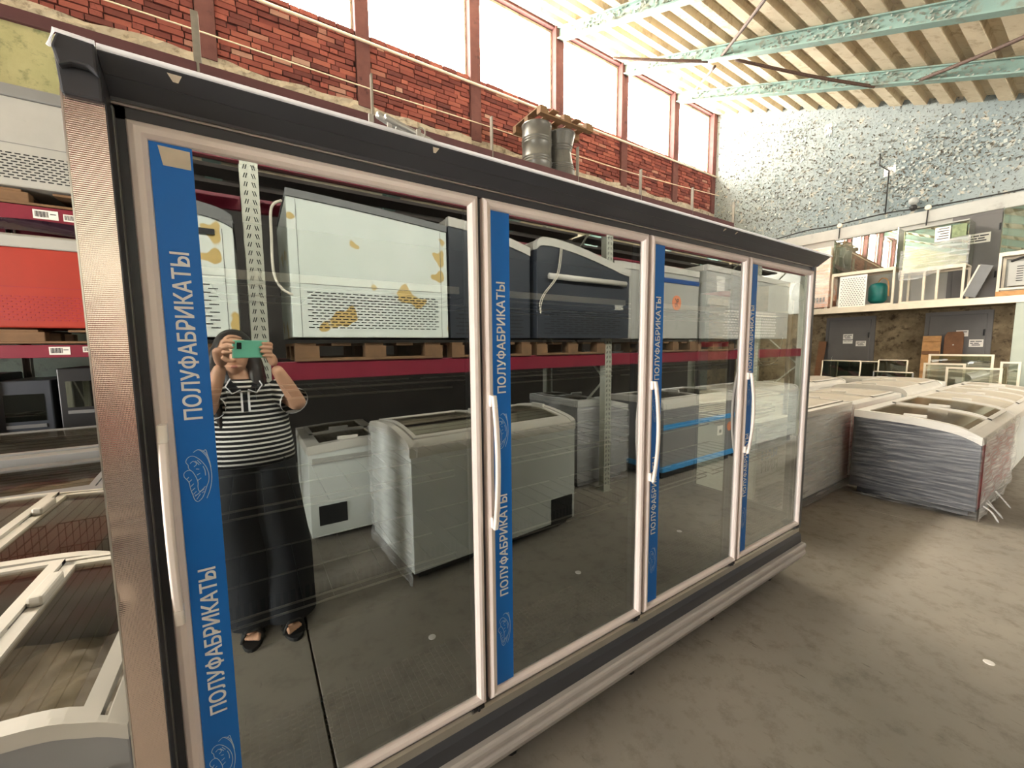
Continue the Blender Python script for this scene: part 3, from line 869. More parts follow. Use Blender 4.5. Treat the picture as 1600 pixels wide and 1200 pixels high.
# ---- one door, then three copies
def make_door():
    # frame: rounded extrusion profile swept round the opening with mitred corners
    W, Hh = PITCH_D - GAP, ZT - ZB
    prof = [(0.0, 0.035), (0.0, 0.006), (0.003, 0.0), (0.012, -0.004), (0.022, -0.002), (0.029, 0.005), (0.0305, 0.012), (0.0305, 0.035)]
    corners = [(0, 0, 1, 1), (W, 0, -1, 1), (W, Hh, -1, -1), (0, Hh, 1, -1)]
    rings = []
    for cx, cz, sx, sz in corners:
        rings.append([(cx + sx * p, q, cz + sz * p) for p, q in prof])
    mb = MB()
    n = len(prof)
    vs_ = [v for r in rings for v in r]
    fs = []
    for i in range(4):
        for k in range(n):
            fs.append((i * n + k, i * n + (k + 1) % n, ((i + 1) % 4) * n + (k + 1) % n, ((i + 1) % 4) * n + k))
    mb.add(vs_, fs)
    d = mb.build('door', M['door_alu'], F, bevel=0.001)
    d['label'] = 'satin aluminium door frame'
    g = MB()
    x0, x1, z0, z1 = 0.028, W - 0.028, 0.028, Hh - 0.028
    g.add([(x0, 0.012, z0), (x1, 0.012, z0), (x1, 0.012, z1), (x0, 0.012, z1)], [(0, 1, 2, 3)])
    gp = g.build('glass_pane', M['door_glass'], d, fix=False)
    # body of the sealed unit: back sheet and spacer
    MB().add([(x0, 0.032, z0), (x1, 0.032, z0), (x1, 0.032, z1), (x0, 0.032, z1)], [(0, 1, 2, 3)]).build('inner_pane', M['clear_edge'], d, fix=False)
    sp = MB()
    t = 0.012
    sp.box(x0, x0 + t, 0.016, 0.03, z0, z1).box(x1 - t, x1, 0.016, 0.03, z0, z1).box(x0 + t, x1 - t, 0.016, 0.03, z0, z0 + t).box(x0 + t, x1 - t, 0.016, 0.03, z1 - t, z1)
    sp.build('glazing_spacer', M['black_plastic'], d)
    MB().box(0.0305, 0.098, 0.0095, 0.0115, 0.018, Hh - 0.0305).build('vinyl_strip', M['blue'], d)
    for z in (1.412 - ZB, 0.725 - ZB):
        o = share('strip_lettering', WORD, d, (0.0635, 0.0090, z))
        # letters read upwards: text x -> +z, text y -> -x, facing -y
        o.rotation_euler = Matrix(((0, -1, 0), (0, 0, -1), (1, 0, 0))).to_euler()
    for z in (1.229 - ZB, 0.543 - ZB):
        share('strip_emblem', LOGO_ME, d, (0.0315, 0.0092, z))
    # bowed handle with pale end caps
    hz0, hz1 = 0.98 - ZB, 1.41 - ZB
    pts = [(0.0155, -0.012 - 0.030 * math.sin(PI * (0.06 + 0.88 * k / 12)) ** 0.7, hz0 + (hz1 - hz0) * k / 12) for k in range(13)]
    rings = []
    for k, (x, y, z) in enumerate(pts):
        hw, hd = 0.0085, 0.0065
        rings.append([(x + a * hw, y + b * hd, z) for a, b in ((-1, -.5), (-.6, -1), (.6, -1), (1, -.5), (1, .5), (.6, 1), (-.6, 1), (-1, .5))])
    h = MB().loft(rings[1:-1]).build('handle', M['handle'], d, smooth=False, bevel=0.0015)
    for i, j in ((0, 1), (11, 12)):
        r = [rings[i], rings[j]]
        y0 = max(q[1] for q in rings[i] + rings[j])
        c = MB().loft([[(p[0] * 1.0, p[1] - 0.0006, p[2]) for p in q] for q in r])
        zz = pts[i][2] if i == 0 else pts[i][2]
        c.box(0.009, 0.022, -0.014, 0.0, min(pts[i][2], pts[j][2]), max(pts[i][2], pts[j][2]))
        c.build('handle_mount', M['handle_cap'], d, bevel=0.0015)
    hg = MB().box(W - 0.05, W - 0.01, -0.001, 0.03, -0.012, 0.0).lathe([(0.005, -0.014), (0.005, 0.002)], 8, (W - 0.03, 0.0, 0))
    hg.build('hinge', M['black_plastic'], d)
    return d
d0 = make_door()
d0.location = (0, 0, ZB)
for k in range(1, 4):
    c = copy_tree(d0, F)
    c.location = (k * PITCH_D, 0, ZB)
tp = MB()
tp.add([(0.044, 0.0088, 1.968), (0.0945, 0.0088, 1.966), (0.0945, 0.0088, 1.930), (0.050, 0.0088, 1.931)], [(0, 1, 2, 3)])
tp.add([(0.044, 0.0094, 1.968), (0.0945, 0.0094, 1.966), (0.0945, 0.0094, 1.930), (0.050, 0.0094, 1.931)], [(3, 2, 1, 0)])
tp.build('paper_tape', M['tape'], F)

# ---- fittings inside the cabinet
for k in range(4):
    xa, xb = k * PITCH_D + 0.02, (k + 1) * PITCH_D - 0.035
    for z in (0.815, 1.115, 1.425, 1.725):
        mb = MB()
        for dz in (0.0, 0.022):
            mb.tube([(xa, 0.17, z + dz), (xb, 0.17, z + dz)], 0.0035, 5)
        mb.tube([(xa, 0.62, z), (xb, 0.62, z)], 0.0035, 5).tube([(xa, 0.40, z), (xb, 0.40, z)], 0.003, 5)
        if z > 1.7:
            MB().box(xa, xb, 0.10, 0.108, z + 0.004, z + 0.026).build('price_rail', M['white_plastic'], F)
        ws = mb.build('wire_shelf', M['wire'], F)
        mb = MB()
        n = 9
        for i in range(n + 1):
            x = xa + (xb - xa) * i / n
            mb.tube([(x, 0.17, z + 0.004), (x, 0.62, z + 0.004)], 0.0013, 3, False)
        mb.build('shelf_wires', M['wire_dark'], ws)
    mb = MB()
    n, m = 34, 12
    for i in range(n + 1):
        x = xa + (xb - xa) * i / n
        mb.box(x - 0.0016, x + 0.0016, 0.07, 0.30, 0.405, 0.410)
    for j in range(m + 1):
        y = 0.07 + 0.23 * j / m
        mb.box(xa, xb, y - 0.0016, y + 0.0016, 0.405, 0.410)
    mb.build('air_grille', M['wire_dark'], F)
    mb = MB()
    for i in range(26):
        x = xa + 0.02 + i * 0.027
        mb.box(x, x + 0.017, 0.749, 0.751, 0.50, 0.56)
    mb.build('return_slots', M['slot'], F)
    if k:
        x = k * PITCH_D - GAP / 2
        MB().box(x - 0.012, x + 0.012, 0.06, 0.085, 0.36, 2.03).build('inner_mullion', M['inside'], F)
# lamp and loose cable at the far end
MB().lathe([(0.012, 1.10), (0.012, 1.88)], 10, (3.06, 0.10, 0)).build('lamp_tube', M['white_plastic'], F)
MB().tube(crom([(3.07, 0.14, 1.60), (3.06, 0.16, 1.46), (3.02, 0.22, 1.42), (2.98, 0.24, 1.46)], 6), 0.003, 6).build('loose_cable', M['cable_white'], F)
MB().lathe([(0.001, 0), (0.03, 0.015), (0.034, 0.05), (0.022, 0.10), (0.001, 0.115)], 14, (3.05, 0.06, 1.82)).build('lamp_bulb', M['galv'], F, smooth=True)
# ================================================================== CHEST FREEZERS
def chest(label, loc, rz, V, U, prof, body, panel, trim, lids=None, lid_mat=None, split='v', name='chest_freezer',
          vents=None, vent_mat=None, film=None, film_faces='fbe', rails=True, stripe=None, group=None, z0=0.09, casters=True,
          panel_h=0.07, trim_d=0.04, seams=False, inner=True, handle=True):
    """local x: length 0..V, local y: width 0..U with the profile prof [(fraction, height)], z up"""
    t = thing(name, label, 'freezer', loc, rz, group)
    pc = crom([(a * U, h, 0) for a, h in prof], 5)
    P = [(p.x, p.y) for p in pc]
    def zf(u):
        for (a, b), (c, d) in zip(P, P[1:]):
            if a - 1e-9 <= u <= c + 1e-9:
                return b + (d - b) * (u - a) / max(c - a, 1e-9)
        return P[-1][1]
    th = 0.05
    hp = panel_h
    b = MB()
    b.box(0.03, V - 0.03, 0.0, th, z0, zf(0) - hp).box(0.03, V - 0.03, U - th, U, z0, zf(U) - hp)
    b.box(0.03, V - 0.03, th, U - th, z0, 0.42)
    b.build('body', body, t, bevel=0.006)
    low = [(u, h - hp) for u, h in P]
    for x0, x1 in ((0.0, 0.04), (V - 0.04, V)):
        pan = MB().prism([(0, z0)] + low + [(U, z0)], 'x', x0, x1).build('end_panel', panel, t, bevel=0.004)
        MB().strip(P, low, 'x', (x0 - 0.008) if x0 == 0 else x1 - trim_d, trim_d if x0 == 0 else x1 + 0.008).build('end_trim', trim, t)
    if rails:
        rw = 0.07 if split == 'v' else 0.035
        for u in (0.0, U - rw):
            h = zf(u)
            MB().prism([(u - 0.008 if u == 0 else u, h - hp), (u + rw + (0 if u == 0 else 0.008), h - hp), (u + rw, zf(min(u + rw, U)) - 0.004), (u, h - 0.004)], 'x', trim_d, V - trim_d).build('side_rail', trim, t, bevel=0.004)
    MB().box(0.05, V - 0.05, 0.05, U - 0.05, 0.03, z0).build('plinth', M['black_plastic'], t)
    if casters:
        for x in (0.12, V - 0.12):
            for u in (0.10, U - 0.10):
                MB().lathe([(0.028, -0.016), (0.03, 0), (0.028, 0.016)], 12).build('caster', M['rubber'], t).matrix_local = Matrix.Translation((x, u, 0.03)) @ Matrix.Rotation(PI / 2, 4, 'X')
    lm = lid_mat or M['lid_glass']
    u0, u1 = 0.065, U - 0.065
    nl = lids or 2
    def lidsheet(va, vb, ua, ub, dz):
        n = 10
        us = [ua + (ub - ua) * i / n for i in range(n + 1)]
        top = [(u, zf(u) - 0.012 + dz) for u in us]; bot = [(u, z - 0.006) for u, z in top]
        ld = MB().strip(top, bot, 'x', va + 0.02, vb - 0.02).build('lid', lm, t, smooth=False)
        fr = MB()
        for a, c in ((va, va + 0.03), (vb - 0.03, vb)):
            fr.strip([(u, z + 0.008) for u, z in top], [(u, z - 0.014) for u, z in top], 'x', a, c)
        for a in (ua, ub - 0.03):
            ua2 = [(a, zf(a) - 0.004 + dz), (a + 0.03, zf(a + 0.03) - 0.004 + dz)]
            fr.strip(ua2, [(p, q - 0.02) for p, q in ua2], 'x', va, vb)
        fr.build('lid_frame', trim, ld)
        if handle:
            if split == 'v':
                um = (ua + ub) / 2
                MB().box(va + 0.004, va + 0.03, um - 0.08, um + 0.08, zf(um) + dz - 0.006, zf(um) + dz + 0.022).build('lid_handle', trim, ld, bevel=0.006)
            else:
                vm = (va + vb) / 2
                MB().box(vm + 0.10, vm + 0.26, ub - 0.035, ub + 0.0, zf(ub) + dz - 0.006, zf(ub) + dz + 0.026).build('lid_handle', trim, ld, bevel=0.008)
    if split == 'v':
        for k in range(nl):
            va = 0.05 + (V - 0.10) * k / nl; vb = 0.05 + (V - 0.10) * (k + 1) / nl
            lidsheet(va, vb + (0.02 if k < nl - 1 else 0), u0, u1, 0.012 * (k % 2))
    elif split == 'u':
        cuts = lids
        for k in range(len(cuts) - 1):
            lidsheet(trim_d + 0.002, V - trim_d - 0.002, cuts[k], cuts[k + 1], 0.014 * (k % 2))
    if vents:
        (ua, ub, za, zb, pu, pz, wu, wz) = vents
        mb = MB()
        r = 0; z = za
        while z < zb:
            u = ua + (pu / 2 if r % 2 else 0)
            while u < ub - wu:
                mb.box(-0.0025, 0.001, u, u + wu, z, z + wz)
                u += pu
            z += pz; r += 1
        mb.build('vent_slots', vent_mat or M['slot'], t)
    if seams:
        mb = MB()
        zz = vents[3] + 0.035
        mb.box(-0.0015, 0.001, 0.05, 0.053, z0, zf(0.05) - hp - 0.01).box(-0.0015, 0.001, U - 0.053, U - 0.05, z0, zf(U) - hp - 0.01).box(-0.0015, 0.001, 0.053, U - 0.053, zz, zz + 0.003)
        mb.build('panel_seam', M['mid_grey'], t)
    if stripe:
        smat, za, zb = stripe
        mb = MB().box(-0.006, V + 0.006, -0.008, 0.0, za, zb).box(-0.006, 0.0, 0.0, U, za, zb).box(-0.006, V + 0.006, U, U + 0.008, za, zb)
        mb.build('trim_band', smat, t, bevel=0.004)
    if film:
        rr = random.Random(hash(label) % 1000)
        ph = [rr.uniform(0, 6) for _ in range(6)]
        def wob(s, z):
            return 0.004 * math.sin(s * 31 + ph[0] + z * 9) + 0.004 * math.sin(z * 47 + ph[1] + s * 5) + 0.003 * math.sin(s * 83 + z * 71 + ph[2])
        hb = lambda u: zf(min(max(u, 0), U)) - 0.02
        mb = MB()
        if 'f' in film_faces: mb.grid(lambda a, b_: (a * V, -0.016 + wob(a * V, b_), 0.02 + b_ * (hb(0) - 0.02)), 24, 16)
        if 'b' in film_faces: mb.grid(lambda a, b_: (a * V, U + 0.016 + wob(a * V + 5, b_), 0.02 + b_ * (hb(U) - 0.02)), 24, 16)
        if 'e' in film_faces: mb.grid(lambda a, b_: (-0.018 + wob(a * U + 9, b_), -0.012 + a * (U + 0.024), 0.02 + b_ * (hb(a * U) - 0.03)), 24, 16)
        if 'x' in film_faces: mb.grid(lambda a, b_: (V + 0.018 + wob(a * U + 3, b_), -0.012 + a * (U + 0.024), 0.02 + b_ * (hb(a * U) - 0.03)), 24, 16)
        if 't' in film_faces:
            mb.grid(lambda a, b_: (a * V, -0.01 + b_ * (U + 0.02), zf(min(max(b_ * U, 0), U)) + 0.035 + wob(a * V, b_ * U)), 24, 16)
        mb.build('stretch_film', film, t, smooth=True, fix=False)
    t['_zf'] = zf(U / 2)
    del t['_zf']
    return t
H90 = PI / 2
BON = [(0, .745), (.08, .785), (.2, .825), (.45, .858), (.75, .873), (1, .88)]     # low curved front, high back
DOME = [(0, .76), (.05, .80), (.15, .835), (.5, .86), (.85, .835), (.95, .80), (1, .76)]
FLAT = [(0, .88), (.5, .885), (1, .88)]

# --- nearest: left of the display freezer
def basket(t, x0, x1, u0, u1, z0, z1):
    mb = MB()
    for i in range(15):
        u = u0 + (u1 - u0) * i / 14
        mb.tube([(x0, u, z1), (x0 + 0.01, u, z0), (x1 - 0.01, u, z0), (x1, u, z1)], 0.0022, 4, False)
    for z in (z0, (z0 + z1) / 2, z1):
        e = 0.01 * (z1 - z) / (z1 - z0)
        mb.tube([(x0 + e, u0, z), (x0 + e, u1, z)], 0.0026, 4, False).tube([(x1 - e, u0, z), (x1 - e, u1, z)], 0.0026, 4, False)
        mb.tube([(x0, u0, z), (x1, u0, z)], 0.0026, 4, False).tube([(x0, u1, z), (x1, u1, z)], 0.0026, 4, False)
    mb.build('wire_basket', M['wire'], t)
def liner_film(t, x0, x1, u0, u1, z):
    r = random.Random(5)
    ph = [r.uniform(0, 6) for _ in range(8)]
    MB().grid(lambda a, b: (x0 + a * (x1 - x0), u0 + b * (u1 - u0), z + 0.02 * math.sin(a * 19 + ph[0] + b * 6) + 0.02 * math.sin(b * 23 + ph[1] - a * 9) + 0.012 * math.sin(a * 47 + b * 39 + ph[2])), 30, 30).build('crumpled_liner', M['liner'], t, smooth=True, fix=False)
LA = chest('grey curved-top chest freezer nearest the camera beside the steel corner post', (-0.095, 0.045, 0), H90, 0.82, 1.25, DOME, M['grey_body'], M['grey_body'], M['pale_grey'], lids=[0.045, 0.30, 1.18], split='u', z0=0.09, panel_h=0.034, trim_d=0.012)
MB().lathe([(0.012, 0), (0.012, 0.004), (0.006, 0.007)], 12).build('screw_cap', M['white_plastic'], LA).matrix_local = Matrix.Translation((-0.0, 0.045, 0.665)) @ Matrix.Rotation(-H90, 4, 'Y')
liner_film(LA, 0.06, 0.76, 0.08, 1.15, 0.60)
LB = chest('grey curved-top chest freezer with open wire basket, second from the camera on the left', (-0.24, 0.93, 0), H90, 0.86, 1.25, DOME, M['grey_body'], M['grey_light'], M['pale_grey'], lids=[0.045, 0.42, 1.18], split='u', panel_h=0.034, trim_d=0.012)
liner_film(LB, 0.06, 0.80, 0.06, 1.18, 0.46)
basket(LB, 0.08, 0.78, 0.08, 0.42, 0.48, 0.72)
basket(LB, 0.08, 0.78, 0.46, 0.80, 0.48, 0.72)
LC = chest('long grey flat-top chest freezer with dusty glass lids behind the basket freezer', (-2.9, 1.98, 0), 0, 2.35, 0.72, [(0, .80), (.5, .83), (1, .84)], M['grey_body'], M['grey_body'], M['mid_grey'], lids=3, lid_mat=M['lid_glass'], handle=False)
liner_film(LC, 0.1, 2.2, 0.08, 0.64, 0.70)
LD = chest('dark grey chest freezer pushed against the red pallet rack', (-2.9, 2.85, 0), 0, 2.5, 0.80, [(0, .86), (.5, .92), (1, .93)], M['mid_grey'], M['mid_grey'], M['grey_body'], lids=2, lid_mat=M['lid_glass'], handle=False)
liner_film(LD, 0.1, 2.3, 0.08, 0.72, 0.74)

# --- right foreground and the rows behind it
R1 = chest('slate-fronted chest freezer wrapped in film with red side, alone at the row end', (5.33, -0.48, 0), 0, 1.9, 0.87, BON, M['crimson'], M['slate'], M['white_plastic'], lids=2, lid_mat=M['hazy_lid'], film=M['film_slate'], film_faces='e')
r1f = MB().grid(lambda a, b: (-0.01 + a * 1.9, -0.022 - 0.012 * math.sin(b * 11 + a * 7) * math.sin(a * 17) - 0.05 * max(0, 0.25 - b) * abs(math.sin(a * 9)), 0.015 + 0.03 * abs(math.sin(a * 21)) + b * 0.70), 50, 26)
r1f.build('crumpled_film', M['film_thick'], R1, smooth=True, fix=False)
for k in range(4):
    x = (0.08, 0.22, 0.31, 0.7)[k]
    MB().tube(crom([(x, -0.03, 0.14), (x + RND.uniform(-.03, .03), -0.08, 0.08 + RND.uniform(-.02, .03)), (x + RND.uniform(-.05, .05), -0.11 - RND.uniform(0, .05), 0.02)], 4), [0.007] * 8 + [0.003], 5).build('film_tail', M['film_thick'], R1, smooth=True)
W1 = chest('white chest freezer wrapped in film directly behind the glazed freezer end', (3.52, 0.485, 0), 0, 2.06, 0.86, [(0, .93), (.5, .935), (1, .93)], M['white_body'], M['white_body'], M['white_plastic'], lids=2, lid_mat=M['dusty_lid'], film=M['film'], film_faces='fb')
def stuck_text(parent, body, x, z, h, mat, name='lettering', L=None):
    me = text_mesh(body, name, mat, L, h, 0.0008, 0.012)
    o = share(name, me, parent, (x, -0.030, z))
    o.rotation_euler = (PI / 2, 0, 0)
    return o
stuck_text(W1, 'НАЯ', 0.05, 0.66, 0.075, M['navy_trim'], 'lettering', 0.26)
stuck_text(W1, 'НИЯ', 0.05, 0.56, 0.085, M['ink'], 'lettering', 0.28)
mb = MB()
for j in range(8):
    mb.box(0.06, 0.46, -0.030, 0.001, 0.16 + j * 0.028, 0.172 + j * 0.028)
mb.build('front_grille', M['mid_grey'], W1)
FLATW = [(0, .885), (.15, .90), (.5, .91), (.85, .90), (1, .885)]
chest('white chest freezer with dusty lids right behind the slate-fronted one', (7.28, -0.48, 0), 0, 1.75, 0.86, BON, M['white_body'], M['white_body'], M['white_plastic'], lid_mat=M['dusty_lid'], group='white chest freezers in rows')
chest('white chest freezer last in the aisle-side row before the far platform', (9.1, -0.48, 0), 0, 1.3, 0.86, BON, M['white_body'], M['white_body'], M['white_plastic'], lid_mat=M['dusty_lid'], group='white chest freezers in rows')
chest('white chest freezer with dusty lids in the second row, nearest the film-wrapped white one', (5.68, 0.50, 0), 0, 1.72, 0.84, FLATW, M['white_body'], M['white_body'], M['white_plastic'], lid_mat=M['dusty_lid'], group='white chest freezers in rows')
chest('white chest freezer with rounded lid edge in the second row, farther from the camera', (7.48, 0.46, 0), 0, 1.9, 0.84, [(0, .88), (.1, .95), (.5, .97), (.9, .95), (1, .88)], M['white_body'], M['white_body'], M['white_plastic'], lid_mat=M['dusty_lid'], group='white chest freezers in rows')
chest('white chest freezer with flat dusty lids behind the film-wrapped white one', (4.45, 1.44, 0), 0, 1.75, 0.80, FLATW, M['white_body'], M['white_body'], M['white_plastic'], lid_mat=M['dusty_lid'], group='white chest freezers in rows')
BS = chest('pale chest freezer with navy stripe in the third row', (6.35, 1.42, 0), 0, 2.1, 0.80, [(0, .93), (.1, .97), (.5, .99), (1, .93)], M['grey_light'], M['grey_light'], M['white_plastic'], lid_mat=M['dusty_lid'], stripe=(M['navy_trim'], 0.80, 0.86), lids=2)
chest('pale grey chest freezer in the row beside the far grey doors', (9.45, 0.55, 0), 0, 0.68, 1.5, FLATW, M['grey_light'], M['grey_light'], M['white_plastic'], lid_mat=M['dusty_lid'])
# ================================================================== RACKS AND WHAT STANDS ON THEM
def upright_mesh(w, d, h, mat, slots=True):
    post_ = MB().box(-w / 2, w / 2, -0.004, 0.0, 0, h).box(-w / 2, -w / 2 + 0.004, 0, d, 0, h).box(w / 2 - 0.004, w / 2, 0, d, 0, h)
    post_.box(-w / 2 - 0.02, w / 2 + 0.02, -0.02, d + 0.02, 0, 0.008)
    me = post_.mesh('upright', mat)
    sl = MB()
    if slots:
        z = 0.08
        while z < h - 0.05:
            for sx in (-1, 1):
                for off in (0.0, 0.011):
                    cx = sx * (w * 0.22) + sx * off
                    sl.add([(cx - sx * 0.009 - 0.0028, -0.0052, z + 0.022), (cx - sx * 0.009 + 0.0028, -0.0052, z + 0.022), (cx + sx * 0.003 + 0.0028, -0.0052, z - 0.0) if False else (cx - sx * 0.001 + 0.0028, -0.0052, z - 0.006), (cx - sx * 0.001 - 0.0028, -0.0052, z - 0.006)], [(0, 1, 2, 3)])
            z += 0.05
    return me, (sl.mesh('upright_slots', M['slot'], fix=False) if slots else None)

# --- rack behind the photographer (seen in the glass)
RY, RD = -1.84, 1.05
rk = thing('pallet_rack', 'raspberry pallet rack with perforated pale uprights facing the glass doors', 'rack', (0, RY, 0), PI)
# local frame turned by pi: local x = -world x, local -y side faces +y world
um, us = upright_mesh(0.092, 0.07, 4.2, M['rack_grey'])
UPX = [-5.9, -2.84, 0.235, 3.30, 6.37, 7.9]
for x in UPX:
    for yy in (0, RD):
        u = share('upright', um, rk, (-x, yy, 0), (0, 0, 0 if yy == 0 else PI))
        if yy == 0 and -1 < x < 7:
            share('upright_slots', us, u)
for (za, zb) in ((1.352, 1.475), (2.66, 2.78)):
    for i in range(len(UPX) - 1):
        for yy in (-0.002, RD - 0.05):
            MB().box(-UPX[i + 1] + 0.046, -UPX[i] - 0.046, yy, yy + 0.045, za, zb).build('beam', M['rack_red'], rk, bevel=0.004)
        for k in range(3):
            y0 = 0.1 + k * 0.32
            MB().box(-UPX[i + 1] + 0.05, -UPX[i] - 0.05, y0, y0 + 0.2, zb - 0.03, zb - 0.005).build('deck_board', M['deck_dark'], rk)
for i, x in enumerate(UPX):
    for k in range(4):
        a, b = (0.05, RD - 0.05) if k % 2 else (RD - 0.05, 0.05)
        MB().tube([(-x, a, 0.3 + k * 0.9), (-x, b, 1.2 + k * 0.9)], 0.012, 6).build('brace', M['rack_grey'], rk)

def pallet_proto():
    p = thing('pallet', 'wooden pallet', 'pallet')
    for y in (0.0, 0.35, 0.70):
        MB().box(0, 1.0, y, y + 0.10, 0.0, 0.02).build('bottom_board', M['wood_old'], p, bevel=0.002, seg=1)
        for x in (0.0, 0.43, 0.86):
            MB().box(x, x + 0.14, y, y + 0.10, 0.02, 0.10).build('block', M['wood_old'], p, bevel=0.002, seg=1)
    for x in (0.0, 0.215, 0.43, 0.645, 0.86):
        MB().box(x, x + 0.12, 0, 0.80, 0.10, 0.12).build('deck_plank', M['wood_old'], p, bevel=0.002, seg=1)
    return p
P0 = pallet_proto()
pal_used = [False]
def pallet(label, loc, sx=1.0, rz=0.0, sy=1.0):
    o = P0 if not pal_used[0] else copy_tree(P0)
    pal_used[0] = True
    o.location = loc; o.scale = (sx, sy, 1); o.rotation_euler = (0, 0, rz)
    o['label'] = label; o['group'] = 'wooden pallets under the racked freezers'
    return o
zs = 1.475
pallet('wooden pallet under the white stained freezer on the rack', (0.42, -2.62, zs), 1.02)
pallet('wooden pallet under the charcoal freezer without a handle bar', (1.52, -2.62, zs), 0.78)
pallet('wooden pallet under the charcoal freezer with a white handle bar', (2.36, -2.62, zs), 0.88)
pallet('wooden pallet under the sticker freezer on the rack', (4.02, -2.62, zs), 0.8)
pallet('wooden pallet under the grilled grey freezer on the rack', (4.82, -2.62, zs), 0.9)
pallet('wooden pallet under the white freezer left of the perforated upright', (-0.95, -2.62, zs), 1.05)

zb_ = zs + 0.125
# local x -> -y world, local y -> +x world  (rz = -90 degrees); face is the end panel at local x = 0
def racked(label, x0, x1, yface, ztop_left, ztop_right, body, panel, trim, prof=None, **kw):
    U = x1 - x0
    if prof is None:
        prof = [(0, ztop_left), (.3, ztop_left - (ztop_left - ztop_right) * .2), (.7, ztop_left - (ztop_left - ztop_right) * .62), (1, ztop_right)]
    return chest(label, (x0, yface, zb_), -H90, 0.85, U, prof, body, panel, trim, casters=False, z0=0.03, **kw)
RB = racked('white freezer with yellow splashes and slotted vent on the rack shelf', 0.41, 1.46, -1.75, 0.93, 0.86, M['white_stained'], M['white_stained'], M['mid_grey'], vents=(0.09, 0.98, 0.09, 0.33, 0.046, 0.0185, 0.032, 0.006), seams=True, lid_mat=M['dusty_lid'], panel_h=0.045)
MB().tube(crom([(-0.005, -0.02, 0.85), (0.0, -0.075, 0.80), (0.0, -0.085, 0.62), (0.0, -0.085, 0.42), (0.0, -0.05, 0.33), (-0.004, 0.01, 0.29)], 6), 0.008, 7).build('power_cable', M['cable_white'], RB, smooth=True)
RA = racked('white freezer with black latch on the rack, left of the perforated upright', -0.95, 0.135, -1.75, 0.80, 0.72, M['white_body'], M['white_stained'], M['mid_grey'], prof=[(0, .80), (.6, .80), (.9, .765), (1, .72)], vents=(0.60, 1.03, 0.08, 0.34, 0.07, 0.022, 0.045, 0.005), seams=True, lid_mat=M['dusty_lid'])
MB().box(-0.012, 0.0, 0.86, 1.0, 0.60, 0.63).lathe([(0.03, -0.0), (0.03, 0.02), (0.018, 0.03)], 12, (0, 0, 0)).build('latch', M['black_plastic'], RA)
RC = racked('charcoal freezer with pale rim between white and bar-handled freezers on the rack', 1.50, 2.27, -1.80, 0.93, 0.80, M['charcoal'], M['charcoal'], M['white_plastic'], prof=[(0, .95), (.3, .93), (.7, .87), (1, .81)], vents=(0.05, 0.70, 0.06, 0.30, 0.05, 0.03, 0.045, 0.008), lid_mat=M['dusty_lid'])
RDz = racked('charcoal freezer with long white handle bar and looped cord on the rack', 2.31, 3.50, -1.75, 0.88, 0.72, M['charcoal'], M['charcoal'], M['white_plastic'], prof=[(0, .87), (.05, .905), (.2, .905), (.45, .865), (.75, .79), (.93, .74), (1, .735)], vents=(0.08, 1.12, 0.07, 0.29, 0.145, 0.021, 0.11, 0.007), lid_mat=M['dusty_lid'])
bar = MB().tube([(-0.028, 0.115, 0.575), (-0.028, 1.10, 0.575)], 0.027, 12).build('handle_bar', M['white_plastic'], RDz, smooth=True)
for k, dx in enumerate((0.0, 0.018)):
    MB().tube(crom([(0.02, 0.27 + dx, 0.90), (-0.012, 0.255 + dx, 0.82), (-0.06, 0.17 + dx, 0.58), (-0.02, 0.06 + dx, 0.42), (-0.012, 0.02 + dx, 0.33), (-0.012, 0.03, 0.24)], 6), 0.0045, 6).build('cord', M['cable_white'], RDz, smooth=True)
MB().box(-0.003, 0, 0.98, 1.10, 0.315, 0.365).build('rating_plate', M['grey_light'], RDz)
racked('grey freezer set deep on the rack behind the second upright', 3.54, 3.98, -2.0, 0.88, 0.88, M['grey_light'], M['grey_light'], M['white_plastic'], lid_mat=M['dusty_lid'])
RF = racked('grey freezer with navy band and round orange sticker on the rack', 4.03, 4.78, -1.78, 0.84, 0.83, M['grey_light'], M['grey_light'], M['white_plastic'], lid_mat=M['dusty_lid'], vents=(0.05, 0.70, 0.04, 0.27, 0.70, 0.12, 0.66, 0.11))
MB().box(-0.008, 0.0, 0.0, 0.75, 0.66, 0.71).build('navy_band', M['navy_trim'], RF)
st = MB().lathe([(0.085, 0.0), (0.085, 0.003)], 24).build('round_sticker', M['orange'], RF)
st.matrix_local = Matrix.Translation((-0.001, 0.32, 0.44)) @ Matrix.Rotation(-H90, 4, 'Y')
o = share('sticker_print', text_mesh('%', 'sticker_print', M['ink'], 0.075, 0.10, 0.0005, 0.01), RF, (-0.005, 0.355, 0.44))
o.rotation_euler = Matrix(((0, 0, -1), (-1, 0, 0), (0, 1, 0))).to_euler()
RG = racked('grey freezer with large grille beside the sticker freezer on the rack', 4.84, 5.74, -1.72, 0.92, 0.90, M['grey_light'], M['grey_light'], M['white_plastic'], lid_mat=M['dusty_lid'], vents=(0.40, 0.86, 0.06, 0.40, 0.07, 0.035, 0.05, 0.015), vent_mat=M['paper'], film=M['film_dark'], film_faces='e')
MB().box(-0.02, 0.0, 0.02, 0.5, 0.44, 0.52).build('shelf_lip', M['white_plastic'], RG, bevel=0.005)
MB().box(-0.004, 0.0, 0.22, 0.40, 0.62, 0.80).build('paper_sheet', M['paper'], RG)
racked('grey freezer with white square-holed grille at the rack end', 5.95, 7.1, -1.75, 0.90, 0.88, M['grey_light'], M['grey_light'], M['white_plastic'], lid_mat=M['dusty_lid'], vents=(0.10, 0.80, 0.06, 0.40, 0.06, 0.04, 0.045, 0.022), vent_mat=M['paper'])

